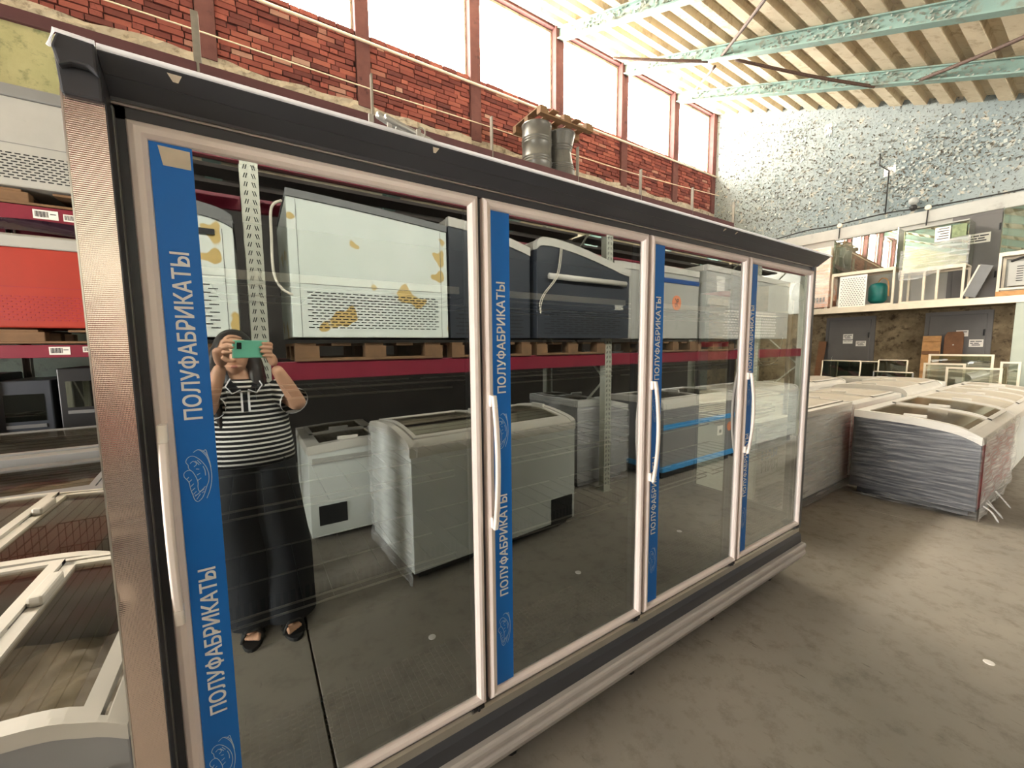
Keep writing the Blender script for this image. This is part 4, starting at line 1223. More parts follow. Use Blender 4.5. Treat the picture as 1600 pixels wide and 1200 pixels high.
# --- floor level under and in front of that rack
WF = chest('white chest freezer with dark vent opening on the floor under the rack', (0.50, -2.30, 0), -H90, 0.9, 0.62, [(0, .80), (.5, .82), (1, .82)], M['white_body'], M['white_body'], M['white_plastic'], lid_mat=M['lid_glass'], z0=0.06)
MB().box(-0.004, 0.0, 0.06, 0.27, 0.15, 0.31).build('vent_opening', M['slot'], WF)
MB().box(-0.012, 0.0, 0.03, 0.58, 0.655, 0.70).build('pull_strip', M['grey_light'], WF)
WR = chest('white film-wrapped chest freezer on wheels in front of the rack', (2.44, -1.40, 0), PI - 0.06, 1.46, 0.80, [(0, .93), (.1, .97), (.5, 1.02), (.9, 1.0), (1, .97)], M['white_body'], M['white_body'], M['white_plastic'], lid_mat=M['lid_glass'], film=M['film'], film_faces='x')
MB().box(0.03, 0.27, -0.004, 0.0, 0.09, 0.30).build('vent_grille', M['slot'], WR)
chest('grey film-wrapped chest freezer beside the second perforated upright', (3.02, -2.0, 0), -H90, 0.85, 0.78, [(0, .98), (.5, .97), (1, .88)], M['grey_body'], M['grey_body'], M['grey_light'], lid_mat=M['lid_glass'], film=M['film_dark'], film_faces='fe')
BL = chest('grey chest freezer with two azure bands standing before the rack', (5.52, -1.66, 0), PI, 1.52, 0.80, [(0, .90), (.08, .94), (.5, .95), (1, .94)], M['grey_body'], M['grey_body'], M['white_plastic'], lid_mat=M['lid_glass'], stripe=(M['blue_trim'], 0.60, 0.66), z0=0.14)
MB().box(-0.008, 1.528, -0.012, 0.81, 0.11, 0.18).build('lower_band', M['blue_trim'], BL, bevel=0.012)
MB().box(0.30, 0.42, -0.004, 0.0, 0.40, 0.52).build('white_sticker', M['paper'], BL)
MB().box(0.335, 0.385, -0.006, -0.004, 0.43, 0.47).build('sticker_mark', M['ink'], BL)
o = MB().lathe([(0.06, 0), (0.06, 0.003)], 20).build('round_sticker', M['orange'], BL); o.matrix_local = Matrix.Translation((0.14, -0.001, 0.49)) @ Matrix.Rotation(H90, 4, 'X')
chest('white film-wrapped chest freezer next to the azure-banded one', (7.35, -1.66, 0), PI, 1.68, 0.80, [(0, .88), (.08, .92), (.5, .93), (1, .92)], M['white_body'], M['white_body'], M['white_plastic'], lid_mat=M['dusty_lid'], film=M['film'], film_faces='fe', z0=0.14)

# --- rack along the window wall, seen left of the corner post
BY, BD = 4.12, 1.0
rb = thing('pallet_rack', 'tall raspberry pallet rack along the brick window wall', 'rack', (0, BY, 0))
um2, _ = upright_mesh(0.06, 0.06, 4.84, M['rack_back'], False)
um3, _ = upright_mesh(0.022, 0.05, 4.84, M['rack_back'], False)
UX2 = [-3.40, -1.74 - 0.0, -0.08, 1.60, 3.28, 4.94, 6.53, 8.18, 9.8]
for i, x in enumerate(UX2):
    for yy in (0, BD):
        share('upright', um2 if i < 3 else um3, rb, (x, yy, 0), (0, 0, 0 if yy == 0 else PI))
for (za, zb) in ((1.50, 1.612), (2.665, 2.79), (4.26, 4.365)):
    for i in range(len(UX2) - 1):
        for yy in ((-0.012, BD - 0.03) if (za < 4 or i >= 3) else (-0.012,)):
            MB().box(UX2[i] + 0.012, UX2[i + 1] - 0.012, yy, yy + 0.04, za, zb).build('beam', M['rack_red'] if za < 4 else M['rack_maroon'], rb, bevel=0.004)
        if (za > 4 and i >= 3) or (za < 4 and i < 3):
            for k in range(3):
                y0 = 0.06 + k * 0.31
                MB().box(UX2[i] + 0.02, UX2[i + 1] - 0.02, y0, y0 + 0.26, zb - 0.02, zb).build('deck_board', M['black_plastic'] if za < 4 else M['rack_back'], rb)
def barcode(parent, x, z, w, h):
    b = MB().box(x, x + w, -0.0155, -0.0135, z, z + h).build('barcode_label', M['paper'], parent)
    mb = MB(); xx = x + w * 0.08
    r = random.Random(int(x * 1000))
    while xx < x + w * 0.62:
        ww = r.uniform(0.002, 0.006); mb.box(xx, xx + ww, -0.0165, -0.0155, z + h * 0.2, z + h * 0.85); xx += ww + r.uniform(0.002, 0.005)
    mb.box(x + w * .68, x + w * .92, -0.0165, -0.0155, z + h * .55, z + h * .65)
    mb.build('barcode_print', M['ink'], b)
barcode(rb, -1.30, 1.525, 0.13, 0.07)
barcode(rb, -1.09, 1.545, 0.10, 0.05)
barcode(rb, -1.30, 2.69, 0.15, 0.075)
barcode(rb, -1.12, 2.69, 0.10, 0.06)
def back_racked(label, x0, x1, zbase, H, body, panel, trim, vents, **kw):
    return chest(label, (x0, 4.06, zbase), -H90 + PI, 0.85, x1 - x0, [(0, H), (.5, H), (1, H)], body, panel, trim, vents=vents, casters=False, z0=0.02, seams=True, **kw)
def face_box(label, x0, x1, y0, y1, z0_, z1_, body, top, vent, group=None):
    """freezer stored on the rack showing its long slotted side"""
    t = thing('chest_freezer', label, 'freezer', ((x0 + x1) / 2, y0, z0_), 0, group)
    hw = (x1 - x0) / 2; H = z1_ - z0_
    MB().box(-hw, hw, 0, y1 - y0, 0, H - 0.10).build('body', body, t, bevel=0.012)
    MB().box(-hw - 0.01, hw + 0.01, -0.012, y1 - y0 + 0.01, H - 0.10, H).build('rim', top, t, bevel=0.012)
    MB().box(-hw + 0.03, hw - 0.03, 0.05, y1 - y0 - 0.05, H, H + 0.02).build('lid', M['dusty_lid'], t)
    MB().box(-hw + 0.0, hw - 0.0, -0.0015, 0.0, 0.34, 0.345).build('panel_seam', M['mid_grey'] if body != M['red_body'] else M['crimson'], t)
    mb = MB(); r = 0; z = vent[0]
    while z < vent[1]:
        x = -hw + 0.12 + (vent[2] / 2 if r % 2 else 0)
        while x < hw - 0.15:
            mb.box(x, x + vent[2] * 0.66, -0.003, 0.0, z, z + 0.009); x += vent[2]
        z += vent[3]; r += 1
    mb.build('vent_slots', M['slot'] if body != M['red_body'] else M['crimson'], t)
    return t
face_box('orange-red freezer with slotted vent on the rack by the window wall', -2.55, -0.45, 4.08, 4.95, 1.76, 2.53, M['red_body'], M['grey_light'], (0.06, 0.27, 0.05, 0.022))
face_box('grey freezer with slotted vent high on the rack by the window wall', -2.6, -0.5, 4.08, 4.95, 2.93, 3.74, M['grey_light'], M['grey_body'], (0.06, 0.26, 0.05, 0.022))
pallet('wooden pallet under the orange-red freezer', (-2.4, 4.12, 1.625), 1.9)
pallet('wooden pallet under the high grey freezer by the window wall', (-2.4, 4.12, 2.80), 1.9)
tag(MB().grid(lambda a, b: (-2.6 + a * 2.1, 4.07 + 0.02 * math.sin(a * 9 + b * 4), 2.555 + b * 0.10 + 0.012 * math.sin(a * 13)), 30, 6).build('plastic_sheet', plain('black_polythene', (40, 22, 34), 0.18, 0, 0.2, 6), smooth=True, fix=False), 'dark polythene sheet hanging under the upper rack beam above the red freezer', 'sheet')
# dim clutter on the lowest level of that rack
for k, (x0, x1, z1, mt) in enumerate(((-2.5, -1.72, 1.36, 'black_plastic'), (-1.68, -1.34, 1.30, 'charcoal'), (-1.30, -0.95, 1.40, 'black_plastic'), (-0.92, -0.4, 1.32, 'mid_grey'))):
    t = thing('equipment_case', ['wide black equipment case low on the window-wall rack', 'charcoal equipment case low on the window-wall rack', 'tall black equipment case under the barcode labels', 'grey equipment case by the steel corner post on the low rack'][k], 'case', ((x0 + x1) / 2, 4.2, 0))
    hw = (x1 - x0) / 2
    MB().box(-hw, hw, 0, 0.7, 0.0, z1).build('housing', M[mt], t, bevel=0.01)
    MB().box(-hw + 0.05, hw - 0.05, -0.006, 0, z1 - 0.36, z1 - 0.12).build('front_window', M['dark_glass'], t)
    MB().box(-hw + 0.05, hw - 0.05, -0.01, 0, z1 - 0.42, z1 - 0.39).build('control_strip', M['mid_grey'], t)

# --- steel drums with a pallet on the rack top, rods on the freezer top
def drum(label, x, crush):
    t = thing('steel_drum', label, 'drum', (x, 4.62, 4.368), 0, 'steel drums on the rack top')
    prof = [(0.24, 0.0), (0.255, 0.004), (0.255, 0.02), (0.247, 0.03)]
    for zc in (0.25, 0.29, 0.33, 0.56, 0.60, 0.64):
        prof += [(0.247, zc - 0.012), (0.256, zc), (0.247, zc + 0.012)]
    prof += [(0.247, 0.83), (0.255, 0.845), (0.255, 0.865), (0.24, 0.87)]
    mb = MB().lathe(prof, 36)
    if crush:
        nv = []
        for (a, b, c) in mb.v:
            w_ = math.exp(-((c - 0.52) / 0.20) ** 2)
            f = 1 - 0.32 * w_ * max(0, math.cos(math.atan2(b, a) - 0.2)) - 0.25 * w_ * max(0, math.cos(math.atan2(b, a) + 1.9))
            nv.append((a * f, b * f, c))
        mb.v = nv
    mb.build('shell', M['drum'], t, smooth=not crush)
    MB().lathe([(0.235, 0.855), (0.235, 0.862)], 28).build('lid', M['drum'], t)
    MB().lathe([(0.03, 0.862), (0.03, 0.875)], 10, (0.15, 0, 0)).build('bung', M['galv'], t)
    return t
drum('intact grey steel drum under the wooden pallet on the rack top', 4.45, False)
drum('crumpled steel drum under the wooden pallet on the rack top', 4.98, True)
p = pallet('wooden pallet lying across the two steel drums', (4.25, 4.25, 5.243), 1.15)
rods = []
for k, (a, b, r, lab) in enumerate((((0.500, 0.004, 2.149), (1.35, 0.235, 2.0965), 0.008, 'thin galvanised tube lying on the canopy nearest its front edge'),
                                    ((0.49, 0.035, 2.166), (1.45, 0.44, 2.100), 0.010, 'thick galvanised tube lying on the canopy behind the thin one'))):
    tag(MB().tube([a, b], r, 10).build('metal_tube', M['galv'], smooth=True), lab, 'tube', 'tubes lying on the freezer top')
for k, (x, y, h_, lab) in enumerate(((0.462, -0.002, 0.056, 'small white bracket standing alone on the canopy'), (0.515, 0.020, 0.062, 'white bracket clasping the tube ends on the canopy'), (0.585, -0.004, 0.052, 'hooked bracket on the canopy beside the tubes'))):
    t = thing('bracket', lab, 'bracket', (x, y, 2.0865), 0, 'brackets on the freezer top')
    MB().box(-0.006, 0.006, -0.003, 0.003, 0, h_).build('plate', M['white_plastic'], t, bevel=0.001)
    if k: MB().tube(crom([(0.0, 0, h_), (0.008, 0, h_ + 0.008), (0.018, 0, h_), (0.016, 0, h_ - 0.015)], 4), 0.002, 6).build('hook', M['galv'], t)
    MB().box(-0.012, 0.012, -0.008, 0.008, 0, 0.003).build('foot_plate', M['white_plastic'], t)

# ================================================================== FAR PLATFORM
pf = thing('mezzanine_platform', 'pale-edged steel platform carrying glass cases along the far wall', 'platform', (10.9, 1.4, 0))
MB().box(0.0, XE - 0.1 - 10.9, -4.2, 3.0, 2.21, 2.30).build('deck', M['plaster_dirty'], pf)
MB().box(-0.02, 0.0, -4.2, 3.0, 2.20, 2.32).build('front_edge', M['alu_frame'], pf, bevel=0.004)
for y in (-1.64, 2.6):
    MB().box(0.0, 0.16, y, y + 0.20, 0, 2.21).build('support_post', M['pale_green'], pf, bevel=0.006)
def glass_case(label, y0, y1, z0_, zm, z1_, x=11.12, depth=0.5):
    t = thing('display_case', label, 'display case', (x, (y0 + y1) / 2, z0_))
    hw = (y1 - y0) / 2; h = z1_ - z0_; hm = zm - z0_
    f = 0.035
    mb = MB()
    for yy in (-hw, hw - f):
        for xx in (0, depth - f):
            MB().box(xx, xx + f, yy, yy + f, 0, hm).build('frame_leg', M['alu_frame'], t)
    for zz in (0.02, hm - f):
        for xx in (0, depth - f):
            MB().box(xx, xx + f, -hw + f, hw - f, zz, zz + f).build('frame_rail', M['alu_frame'], t)
    MB().box(0, depth, -hw, hw, hm, hm + 0.03).build('case_floor', M['alu_frame'], t)
    MB().box(0, 0.006, -hw + 0.008, hw - 0.008, hm + 0.03, h - 0.022).build('front_glass', M['case_glass'], t).rotation_euler = (0, 0.036, 0)
    MB().box(0.006, depth, -hw, -hw + 0.006, hm + 0.03, h).build('side_glass', M['case_glass'], t)
    MB().box(0.006, depth, hw - 0.006, hw, hm + 0.03, h).build('side_glass', M['case_glass'], t)
    MB().box(0.006, depth, -hw + 0.006, hw - 0.006, h - 0.02, h).build('top_board', M['grey_light'], t)
    return t, hw, hm, h
c1, hw, hm, h = glass_case('glass display case with open compressor bay on the far platform', 1.55, 2.60, 2.31, 3.05, 3.83)
comp = MB().lathe([(0.0, 0.06), (0.10, 0.08), (0.15, 0.14), (0.15, 0.40), (0.12, 0.47), (0.04, 0.50), (0.0, 0.5)], 20, (0.22, -0.22, 0)).build('compressor', M['teal'], c1, smooth=True)
MB().tube(crom([(0.2, -0.22, 0.5), (0.15, -0.3, 0.58), (0.12, -0.4, 0.5), (0.12, -0.42, 0.2)], 5), 0.012, 6).build('copper_pipe', M['wood'], c1, smooth=True)
MB().box(0.1, 0.3, 0.30, 0.45, 0.06, 0.22).build('control_box', M['grey_light'], c1, bevel=0.01)
pp = thing('perforated_panel', 'white perforated panel leaning on the open display case', 'panel', (11.0, 2.19, 2.303))
MB().box(0, 0.012, -0.23, 0.23, 0, 0.68).build('sheet', M['paper'], pp, bevel=0.003)
mb = MB()
for i in range(9):
    for j in range(15):
        y_ = -0.205 + i * 0.045 + (0.022 if j % 2 else 0)
        mb.box(-0.003, 0.0, y_, y_ + 0.024, 0.05 + j * 0.040, 0.068 + j * 0.040)
tag(mb.build('perforations', M['mid_grey'], pp), kind='stuff')
pp.rotation_euler = (0, 0.05, 0)
c2, hw, hm, h = glass_case('glass display case draped in film on the far platform', 0.60, 1.46, 2.31, 2.95, 3.76)
MB().grid(lambda a, b: (-0.03 - 0.03 * math.sin(a * 14 + b * 5) * math.sin(b * 9), -0.46 + a * 0.92, 0.50 + b * (0.55 + 0.12 * (1 - a)) + 0.06 * math.sin(a * 5 + 1) * (1 - b) + 0.10 * (1 - a) * (1 - b)), 24, 16).build('draped_film', M['film'], c2, smooth=True, fix=False)
for y in (-0.1, 0.08):
    MB().box(0, 0.035, y, y + 0.035, 0.05, 0.6).build('middle_post', M['alu_frame'], c2)
MB().box(-0.006, -0.003, -0.20, 0.0, 1.12, 1.38).build('notice_sheet', M['paper'], c2)
mb = MB()
for j in range(5): mb.box(-0.008, -0.006, -0.18, -0.03 - 0.02 * (j % 3), 1.16 + j * 0.045, 1.175 + j * 0.045)
mb.build('notice_print', M['ink'], c2)
MB().box(-0.006, -0.003, -0.40, -0.22, 1.16, 1.38).build('photo_sheet', plain('faded_green_photo', (120, 132, 96), 0.6, 0, 0.4, 14), c2)
c3, hw, hm, h = glass_case('glass display case on timber at the right edge of the platform', -0.85, 0.22, 2.42, 3.05, 3.85)
MB().box(0.06, 0.4, -0.4, 0.43, 0.08, 0.50).build('condenser_box', M['grey_light'], c3, bevel=0.01)
mb = MB()
for j in range(7):
    for i in range(7): mb.box(0.055, 0.06, -0.34 + i * 0.10, -0.27 + i * 0.10, 0.16 + j * 0.04, 0.172 + j * 0.04)
mb.build('vent_slots', M['slot'], c3)
MB().tube(crom([(0.05, 0.4, 0.5), (0.03, 0.2, 0.56), (0.05, 0.0, 0.5), (0.03, -0.2, 0.55)], 5), 0.02, 7).build('cable_bundle', M['cable'], c3, smooth=True)
tag(MB().box(11.1, 11.2, -0.9, 0.22, 2.302, 2.42).build('timber_beam', M['wood'], bevel=0.004), 'pale timber under the rightmost glass case on the platform', 'timber')
lp = thing('leaning_tray', 'grey metal tray leaning against the film-draped case', 'tray', (10.98, 0.42, 2.36))
MB().obox((0, 0, 0.26), (0.03, 0.16, 0.56), Matrix.Rotation(0.32, 3, 'X')).build('sheet', M['mid_grey'], lp, bevel=0.004)
MB().obox((-0.0, 0.085, 0.26), (0.05, 0.02, 0.58), Matrix.Rotation(0.32, 3, 'X')).build('edge_strip', M['alu_frame'], lp)
OW = thing('wrapped_appliance', 'white and orange appliance wrapped in film at the left end of the platform', 'appliance', (11.1, 3.0, 2.31))
MB().box(0, 0.5, -0.36, 0.45, 0.05, 1.38).build('carton', mat_stained('white_and_orange_carton', (236, 226, 210), (226, 150, 108), (240, 232, 220), 2.2, 5, 0.5), OW, bevel=0.02)
MB().grid(lambda a, b: (-0.02 - 0.008 * math.sin(b * 37 + a * 9), -0.37 + a * 0.83, 0.05 + b * 1.34), 14, 30).build('stretch_film', M['film'], OW, smooth=True, fix=False)
mb = MB()
for i in range(6): mb.box(-0.004, 0, -0.3 + i * 0.06, -0.26 + i * 0.06, 0.16, 0.28)
mb.build('vent_slots', M['mid_grey'], OW)
for y in (-0.34, 0.40): MB().box(0.02, 0.06, y, y + 0.04, 0, 0.05).build('foot', M['alu_frame'], OW)

# --- boards and curved lids standing by the far wall
t = thing('wooden_crate_board', 'orange wooden board with cross pieces leaning on right grey door', 'board', (11.58, 1.04, 0))
MB().obox((0, 0, 0.84), (0.025, 0.26, 1.68), Matrix.Rotation(0.06, 3, 'Y')).build('board', M['wood'], t)
for z in (1.35, 1.0, 1.6): MB().obox((-0.03 + (z - .84) * .06, 0, z), (0.03, 0.24, 0.06), Matrix.Rotation(0.06, 3, 'Y')).build('cross_piece', M['wood_dark'] if z == 1.35 else M['wood'], t)
t = thing('table_board', 'dark brown rounded board leaning on the right grey door', 'board', (11.66, 0.75, 0))
MB().prism([(-0.13, 0), (0.13, 0), (0.13, 1.66), (0.09, 1.75), (-0.11, 1.76), (-0.13, 1.70)], 'x', 0, 0.03).build('board', M['wood_dark'], t, bevel=0.008)
MB().lathe([(0.012, -0.004), (0.012, 0.002)], 8).build('bolt', M['galv'], t).matrix_local = Matrix.Translation((0, 0, 1.5)) @ Matrix.Rotation(H90, 4, 'Y')
t = thing('leaning_board', 'narrow wooden board behind the freezer canopy end at the far wall', 'board', (11.6, 2.92, 0))
MB().obox((0, 0, 0.8), (0.03, 0.14, 1.6), Matrix.Rotation(0.08, 3, 'X')).build('board', M['wood_dark'], t)
def curved_lid(label, x, y0, y1, ztop, lean, H=0.9):
    t = thing('curved_glass_lid', label, 'glass lid', (x, (y0 + y1) / 2, 0), 0, 'curved glass lids by the far wall')
    hw = (y1 - y0) / 2
    sec = [(lean * k / 10 + 0.16 * (1 - (k / 10)) ** 2 * 0, H * 0 + ztop * k / 10 - 0.0) for k in range(11)]
    sec = [(0.22 * math.sin(k / 10 * 1.35) * 1.0 - 0.22, ztop * (k / 10) ** 0.85) for k in range(11)]
    MB().loft([[(p - 0.004, -hw, z), (p + 0.004, -hw, z), (p + 0.004, hw, z), (p - 0.004, hw, z)] for p, z in sec]).build('glass', M['dark_glass'], t)
    for yy in (-hw, hw):
        MB().tube([(p, yy, z) for p, z in sec], 0.014, 6).build('edge_frame', M['alu_frame'] if ztop > 1.1 else M['mid_grey'], t, smooth=True)
    MB().tube([(sec[-1][0], -hw, sec[-1][1]), (sec[-1][0], hw, sec[-1][1])], 0.014, 6).build('top_frame', M['alu_frame'], t, smooth=True)
curved_lid('curved smoked glass lid at the far wall, leftmost', 10.45, 1.80, 2.44, 1.19, 0)
curved_lid('curved glass lid standing behind the leftmost lid', 10.85, 1.62, 2.30, 1.17, 0)
curved_lid('cream-framed glass lid between the two grey doors', 10.75, 1.18, 1.60, 1.21, 0)
curved_lid('low wide glass lid in front of the cream-framed one', 10.5, 1.04, 1.60, 0.99, 0)
def frame_stack(label, x, y0, y1, z1_):
    t = thing('glass_frame', label, 'glass frame', (x, (y0 + y1) / 2, 0), 0, 'framed glass panes by the right grey door')
    hw = (y1 - y0) / 2; f = 0.03
    for a, b, c, d in ((-hw, -hw + f, 0, z1_), (hw - f, hw, 0, z1_), (-hw + f, hw - f, z1_ - f, z1_), (-hw + f, hw - f, 0, f)):
        MB().box(0, 0.03, a, b, c, d).build('frame_bar', M['alu_frame'], t)
    MB().box(0.012, 0.018, -hw + f, hw - f, f, z1_ - f).build('glass', M['case_glass'], t)
frame_stack('cream-framed glass pane, tallest before the right grey door', 10.62, 0.10, 0.88, 1.34)
frame_stack('greenish glass pane in front of the tallest one', 10.54, 0.40, 0.92, 1.18)
frame_stack('low greenish glass pane nearest the chest freezers', 10.46, -0.02, 0.62, 1.12)
frame_stack('narrow glass pane leaning near the pale green post', 10.72, -0.18, 0.04, 1.22)
# ================================================================== THE PHOTOGRAPHER
def skin_mesh(verts, edges, radii, sub=2):
    me = bpy.data.meshes.new('skel')
    me.from_pydata([tuple(v) for v in verts], edges, [])
    o = bpy.data.objects.new('skel', me); COL.objects.link(o)
    o.modifiers.new('skin', 'SKIN').use_smooth_shade = True
    for i, r in enumerate(radii):
        sv = me.skin_vertices[0].data[i]
        sv.radius = r if isinstance(r, tuple) else (r, r)
        sv.use_root = (i == 0)
    ss = o.modifiers.new('sub', 'SUBSURF'); ss.levels = sub; ss.render_levels = sub
    dg = bpy.context.evaluated_depsgraph_get()
    out = bpy.data.meshes.new_from_object(o.evaluated_get(dg))
    bpy.data.objects.remove(o, do_unlink=True)
    return out
def chain(pts, rs, sub=2):
    return skin_mesh(pts, [(i, i + 1) for i in range(len(pts) - 1)], rs, sub)
def me_to_mb(me):
    mb = MB(); mb.v = [tuple(v.co) for v in me.vertices]; mb.f = [tuple(p.vertices) for p in me.polygons]
    return mb
def join_mb(parts):
    mb = MB()
    for p in parts: mb.add(p.v, p.f)
    return mb
def remeshed(mb, voxel, smooth_it=4):
    me = mb.mesh('tmp', M['skin'])
    o = bpy.data.objects.new('tmp', me); COL.objects.link(o)
    r = o.modifiers.new('r', 'REMESH'); r.mode = 'VOXEL'; r.voxel_size = voxel
    s_ = o.modifiers.new('s', 'SMOOTH'); s_.iterations = smooth_it; s_.factor = 0.5
    dg = bpy.context.evaluated_depsgraph_get()
    out = bpy.data.meshes.new_from_object(o.evaluated_get(dg))
    bpy.data.objects.remove(o, do_unlink=True)
    return out
def ellipsoid(c, r, n=16, m=12, fn=None):
    mb = MB(); vs_ = []
    for j in range(m + 1):
        th = PI * j / m
        for i in range(n):
            a = 2 * PI * i / n
            p = Vector((math.sin(th) * math.cos(a), math.sin(th) * math.sin(a), math.cos(th)))
            if fn: p = fn(p)
            vs_.append((c[0] + r[0] * p.x, c[1] + r[1] * p.y, c[2] + r[2] * p.z))
    fs = [(j * n + i, j * n + (i + 1) % n, (j + 1) * n + (i + 1) % n, (j + 1) * n + i) for j in range(m) for i in range(n)]
    return mb.add(vs_, fs)
V3 = Vector
# phone: back towards the glass, just behind the lens plane of the camera
PO = CAM - FWD * 0.007
def ph(a, b, d=0.0):            # a right, b up, d towards the glass
    return PO + RIGHT * a + UP * b + FWD * d
phone = thing('phone', 'smartphone in a mint green case held up by the photographer', 'phone', tuple(ph(0.012, -0.002)))
base = V3(phone.location)
def oriented(mb, a0, a1, b0, b1, d0, d1):
    vs_ = [ph(a, b, d) - base for d in (d0, d1) for a, b in ((a0, b0), (a1, b0), (a1, b1), (a0, b1))]
    return mb.add(vs_, [(0, 3, 2, 1), (4, 5, 6, 7), (0, 1, 5, 4), (1, 2, 6, 5), (2, 3, 7, 6), (3, 0, 4, 7)])
oriented(MB(), -0.066, 0.094, -0.043, 0.037, -0.010, 0.0).build('case', M['mint'], phone, bevel=0.004, seg=3)
bmp = oriented(MB(), -0.055, -0.017, -0.006, 0.030, 0.0, 0.0025).build('camera_bump', M['mint'], phone, bevel=0.002)
oriented(MB(), -0.052, -0.031, -0.002, 0.027, 0.0025, 0.0035).build('lens_glass', M['lens_black'], bmp, bevel=0.002)
oriented(MB(), -0.062, 0.090, -0.040, 0.034, -0.0112, -0.010).build('screen', M['lens_black'], phone)

# ---- body
HC = V3((0.105, -1.435, 1.535))
parts = []
def headshape(p):
    q = p.copy()
    if q.z < 0:                       # narrow towards the chin
        k = 1 - 0.34 * (-q.z) ** 1.3
        q.x *= k
        q.y = q.y * (1 - 0.12 * -q.z) + 0.10 * (-q.z) ** 2
    return q
parts.append(ellipsoid(HC, (0.076, 0.094, 0.113), 28, 20, headshape))
fy = 0.09
parts.append(me_to_mb(chain([HC + V3((0, fy - 0.012, 0.02)), HC + V3((0, fy + 0.006, -0.006)), HC + V3((0, fy + 0.016, -0.028)), HC + V3((0, fy - 0.004, -0.038))], [0.008, 0.009, 0.013, 0.008], 1)))
for s in (-1, 1):
    parts.append(ellipsoid(HC + V3((s * 0.076, -0.005, -0.012)), (0.009, 0.02, 0.03), 10, 8))
    parts.append(ellipsoid(HC + V3((s * 0.018, fy + 0.001, -0.062)), (0.020, 0.010, 0.008), 10, 8))
# torso, neck and legs on one skeleton, arms joined at the shoulders
pel = V3((0.16, -1.46, 0.93)); chest_ = V3((0.155, -1.45, 1.22)); nb = V3((0.135, -1.445, 1.375)); nt_ = V3((0.11, -1.44, 1.45))
SR, SL = V3((0.305, -1.445, 1.325)), V3((0.01, -1.44, 1.33))
ER, WRr = V3((0.378, -1.265, 1.265)), V3((0.272, -1.165, 1.475))
EL, WLl = V3((-0.020, -1.275, 1.262)), V3((0.062, -1.150, 1.490))
hipR, hipL = V3((0.245, -1.46, 0.87)), V3((0.075, -1.46, 0.87))
kR, kL = V3((0.275, -1.43, 0.48)), V3((0.09, -1.44, 0.48))
aR, aL = V3((0.275, -1.43, 0.085)), V3((0.105, -1.47, 0.085))
verts = [pel, V3((0.157, -1.455, 1.07)), chest_, nb, nt_, HC + V3((0, -0.02, 0.0)), SR, ER, WRr, SL, EL, WLl, hipR, kR, aR, hipL, kL, aL, (SR + ER) / 2, (ER * .35 + WRr * .65), (SL + EL) / 2, (EL * .35 + WLl * .65)]
edges = [(0, 1), (1, 2), (2, 3), (3, 4), (4, 5), (2, 6), (6, 18), (18, 7), (7, 19), (19, 8), (2, 9), (9, 20), (20, 10), (10, 21), (21, 11), (0, 12), (12, 13), (13, 14), (0, 15), (15, 16), (16, 17)]
rad = [(0.14, 0.10), (0.115, 0.085), (0.125, 0.09), 0.052, 0.046, 0.055, 0.055, 0.043, 0.026, 0.055, 0.043, 0.026, 0.082, 0.055, 0.036, 0.082, 0.055, 0.036, 0.047, 0.036, 0.047, 0.036]
parts.append(me_to_mb(skin_mesh(verts, edges, rad, 2)))
# hands: palm plus five separate fingers each
def hand(wrist, palm, fingers, thumb):
    out = [me_to_mb(chain([wrist, (wrist + palm) / 2, palm], [(0.024, 0.02), (0.034, 0.019), (0.036, 0.016)], 2))]
    for f in fingers: out.append(me_to_mb(chain(f, [0.0100, 0.0094, 0.0086, 0.0072][:len(f)], 1)))
    out.append(me_to_mb(chain(thumb, [0.0135, 0.0115, 0.0090][:len(thumb)], 1)))
    return out
# hand at the far (right) end: fingers laid over the back of the case, thumb on the screen side
pR = ph(0.112, -0.022, -0.012)
FR = []
for k, (b, L) in enumerate(((0.024, 0.052), (0.004, 0.064), (-0.016, 0.060), (-0.035, 0.048))):
    FR.append([ph(0.112, b * 0.8 - 0.008, -0.006), ph(0.105, b, 0.010), ph(0.105 - L * 0.55, b + 0.002, 0.0125), ph(0.105 - L, b + 0.003, 0.011)])
parts += hand(WRr, pR, FR, [ph(0.114, -0.040, -0.022), ph(0.098, -0.040, -0.028), ph(0.062, -0.026, -0.021)])
# hand at the near (left) end: fingers curled along the top and side, thumb below
pL = ph(-0.102, 0.000, -0.024)
FL = [[ph(-0.098, 0.030, -0.018), ph(-0.080, 0.054, -0.008), ph(-0.052, 0.052, 0.002), ph(-0.030, 0.044, 0.005)],
      [ph(-0.108, 0.024, -0.014), ph(-0.100, 0.034, 0.004), ph(-0.080, 0.030, 0.012), ph(-0.062, 0.024, 0.011)],
      [ph(-0.110, 0.003, -0.014), ph(-0.103, 0.009, 0.006), ph(-0.084, 0.007, 0.013), ph(-0.068, 0.003, 0.011)],
      [ph(-0.108, -0.018, -0.014), ph(-0.100, -0.015, 0.003), ph(-0.086, -0.016, 0.010), ph(-0.073, -0.019, 0.009)]]
parts += hand(WLl, pL, FL, [ph(-0.100, -0.034, -0.022), ph(-0.084, -0.054, -0.014), ph(-0.056, -0.056, -0.007)])
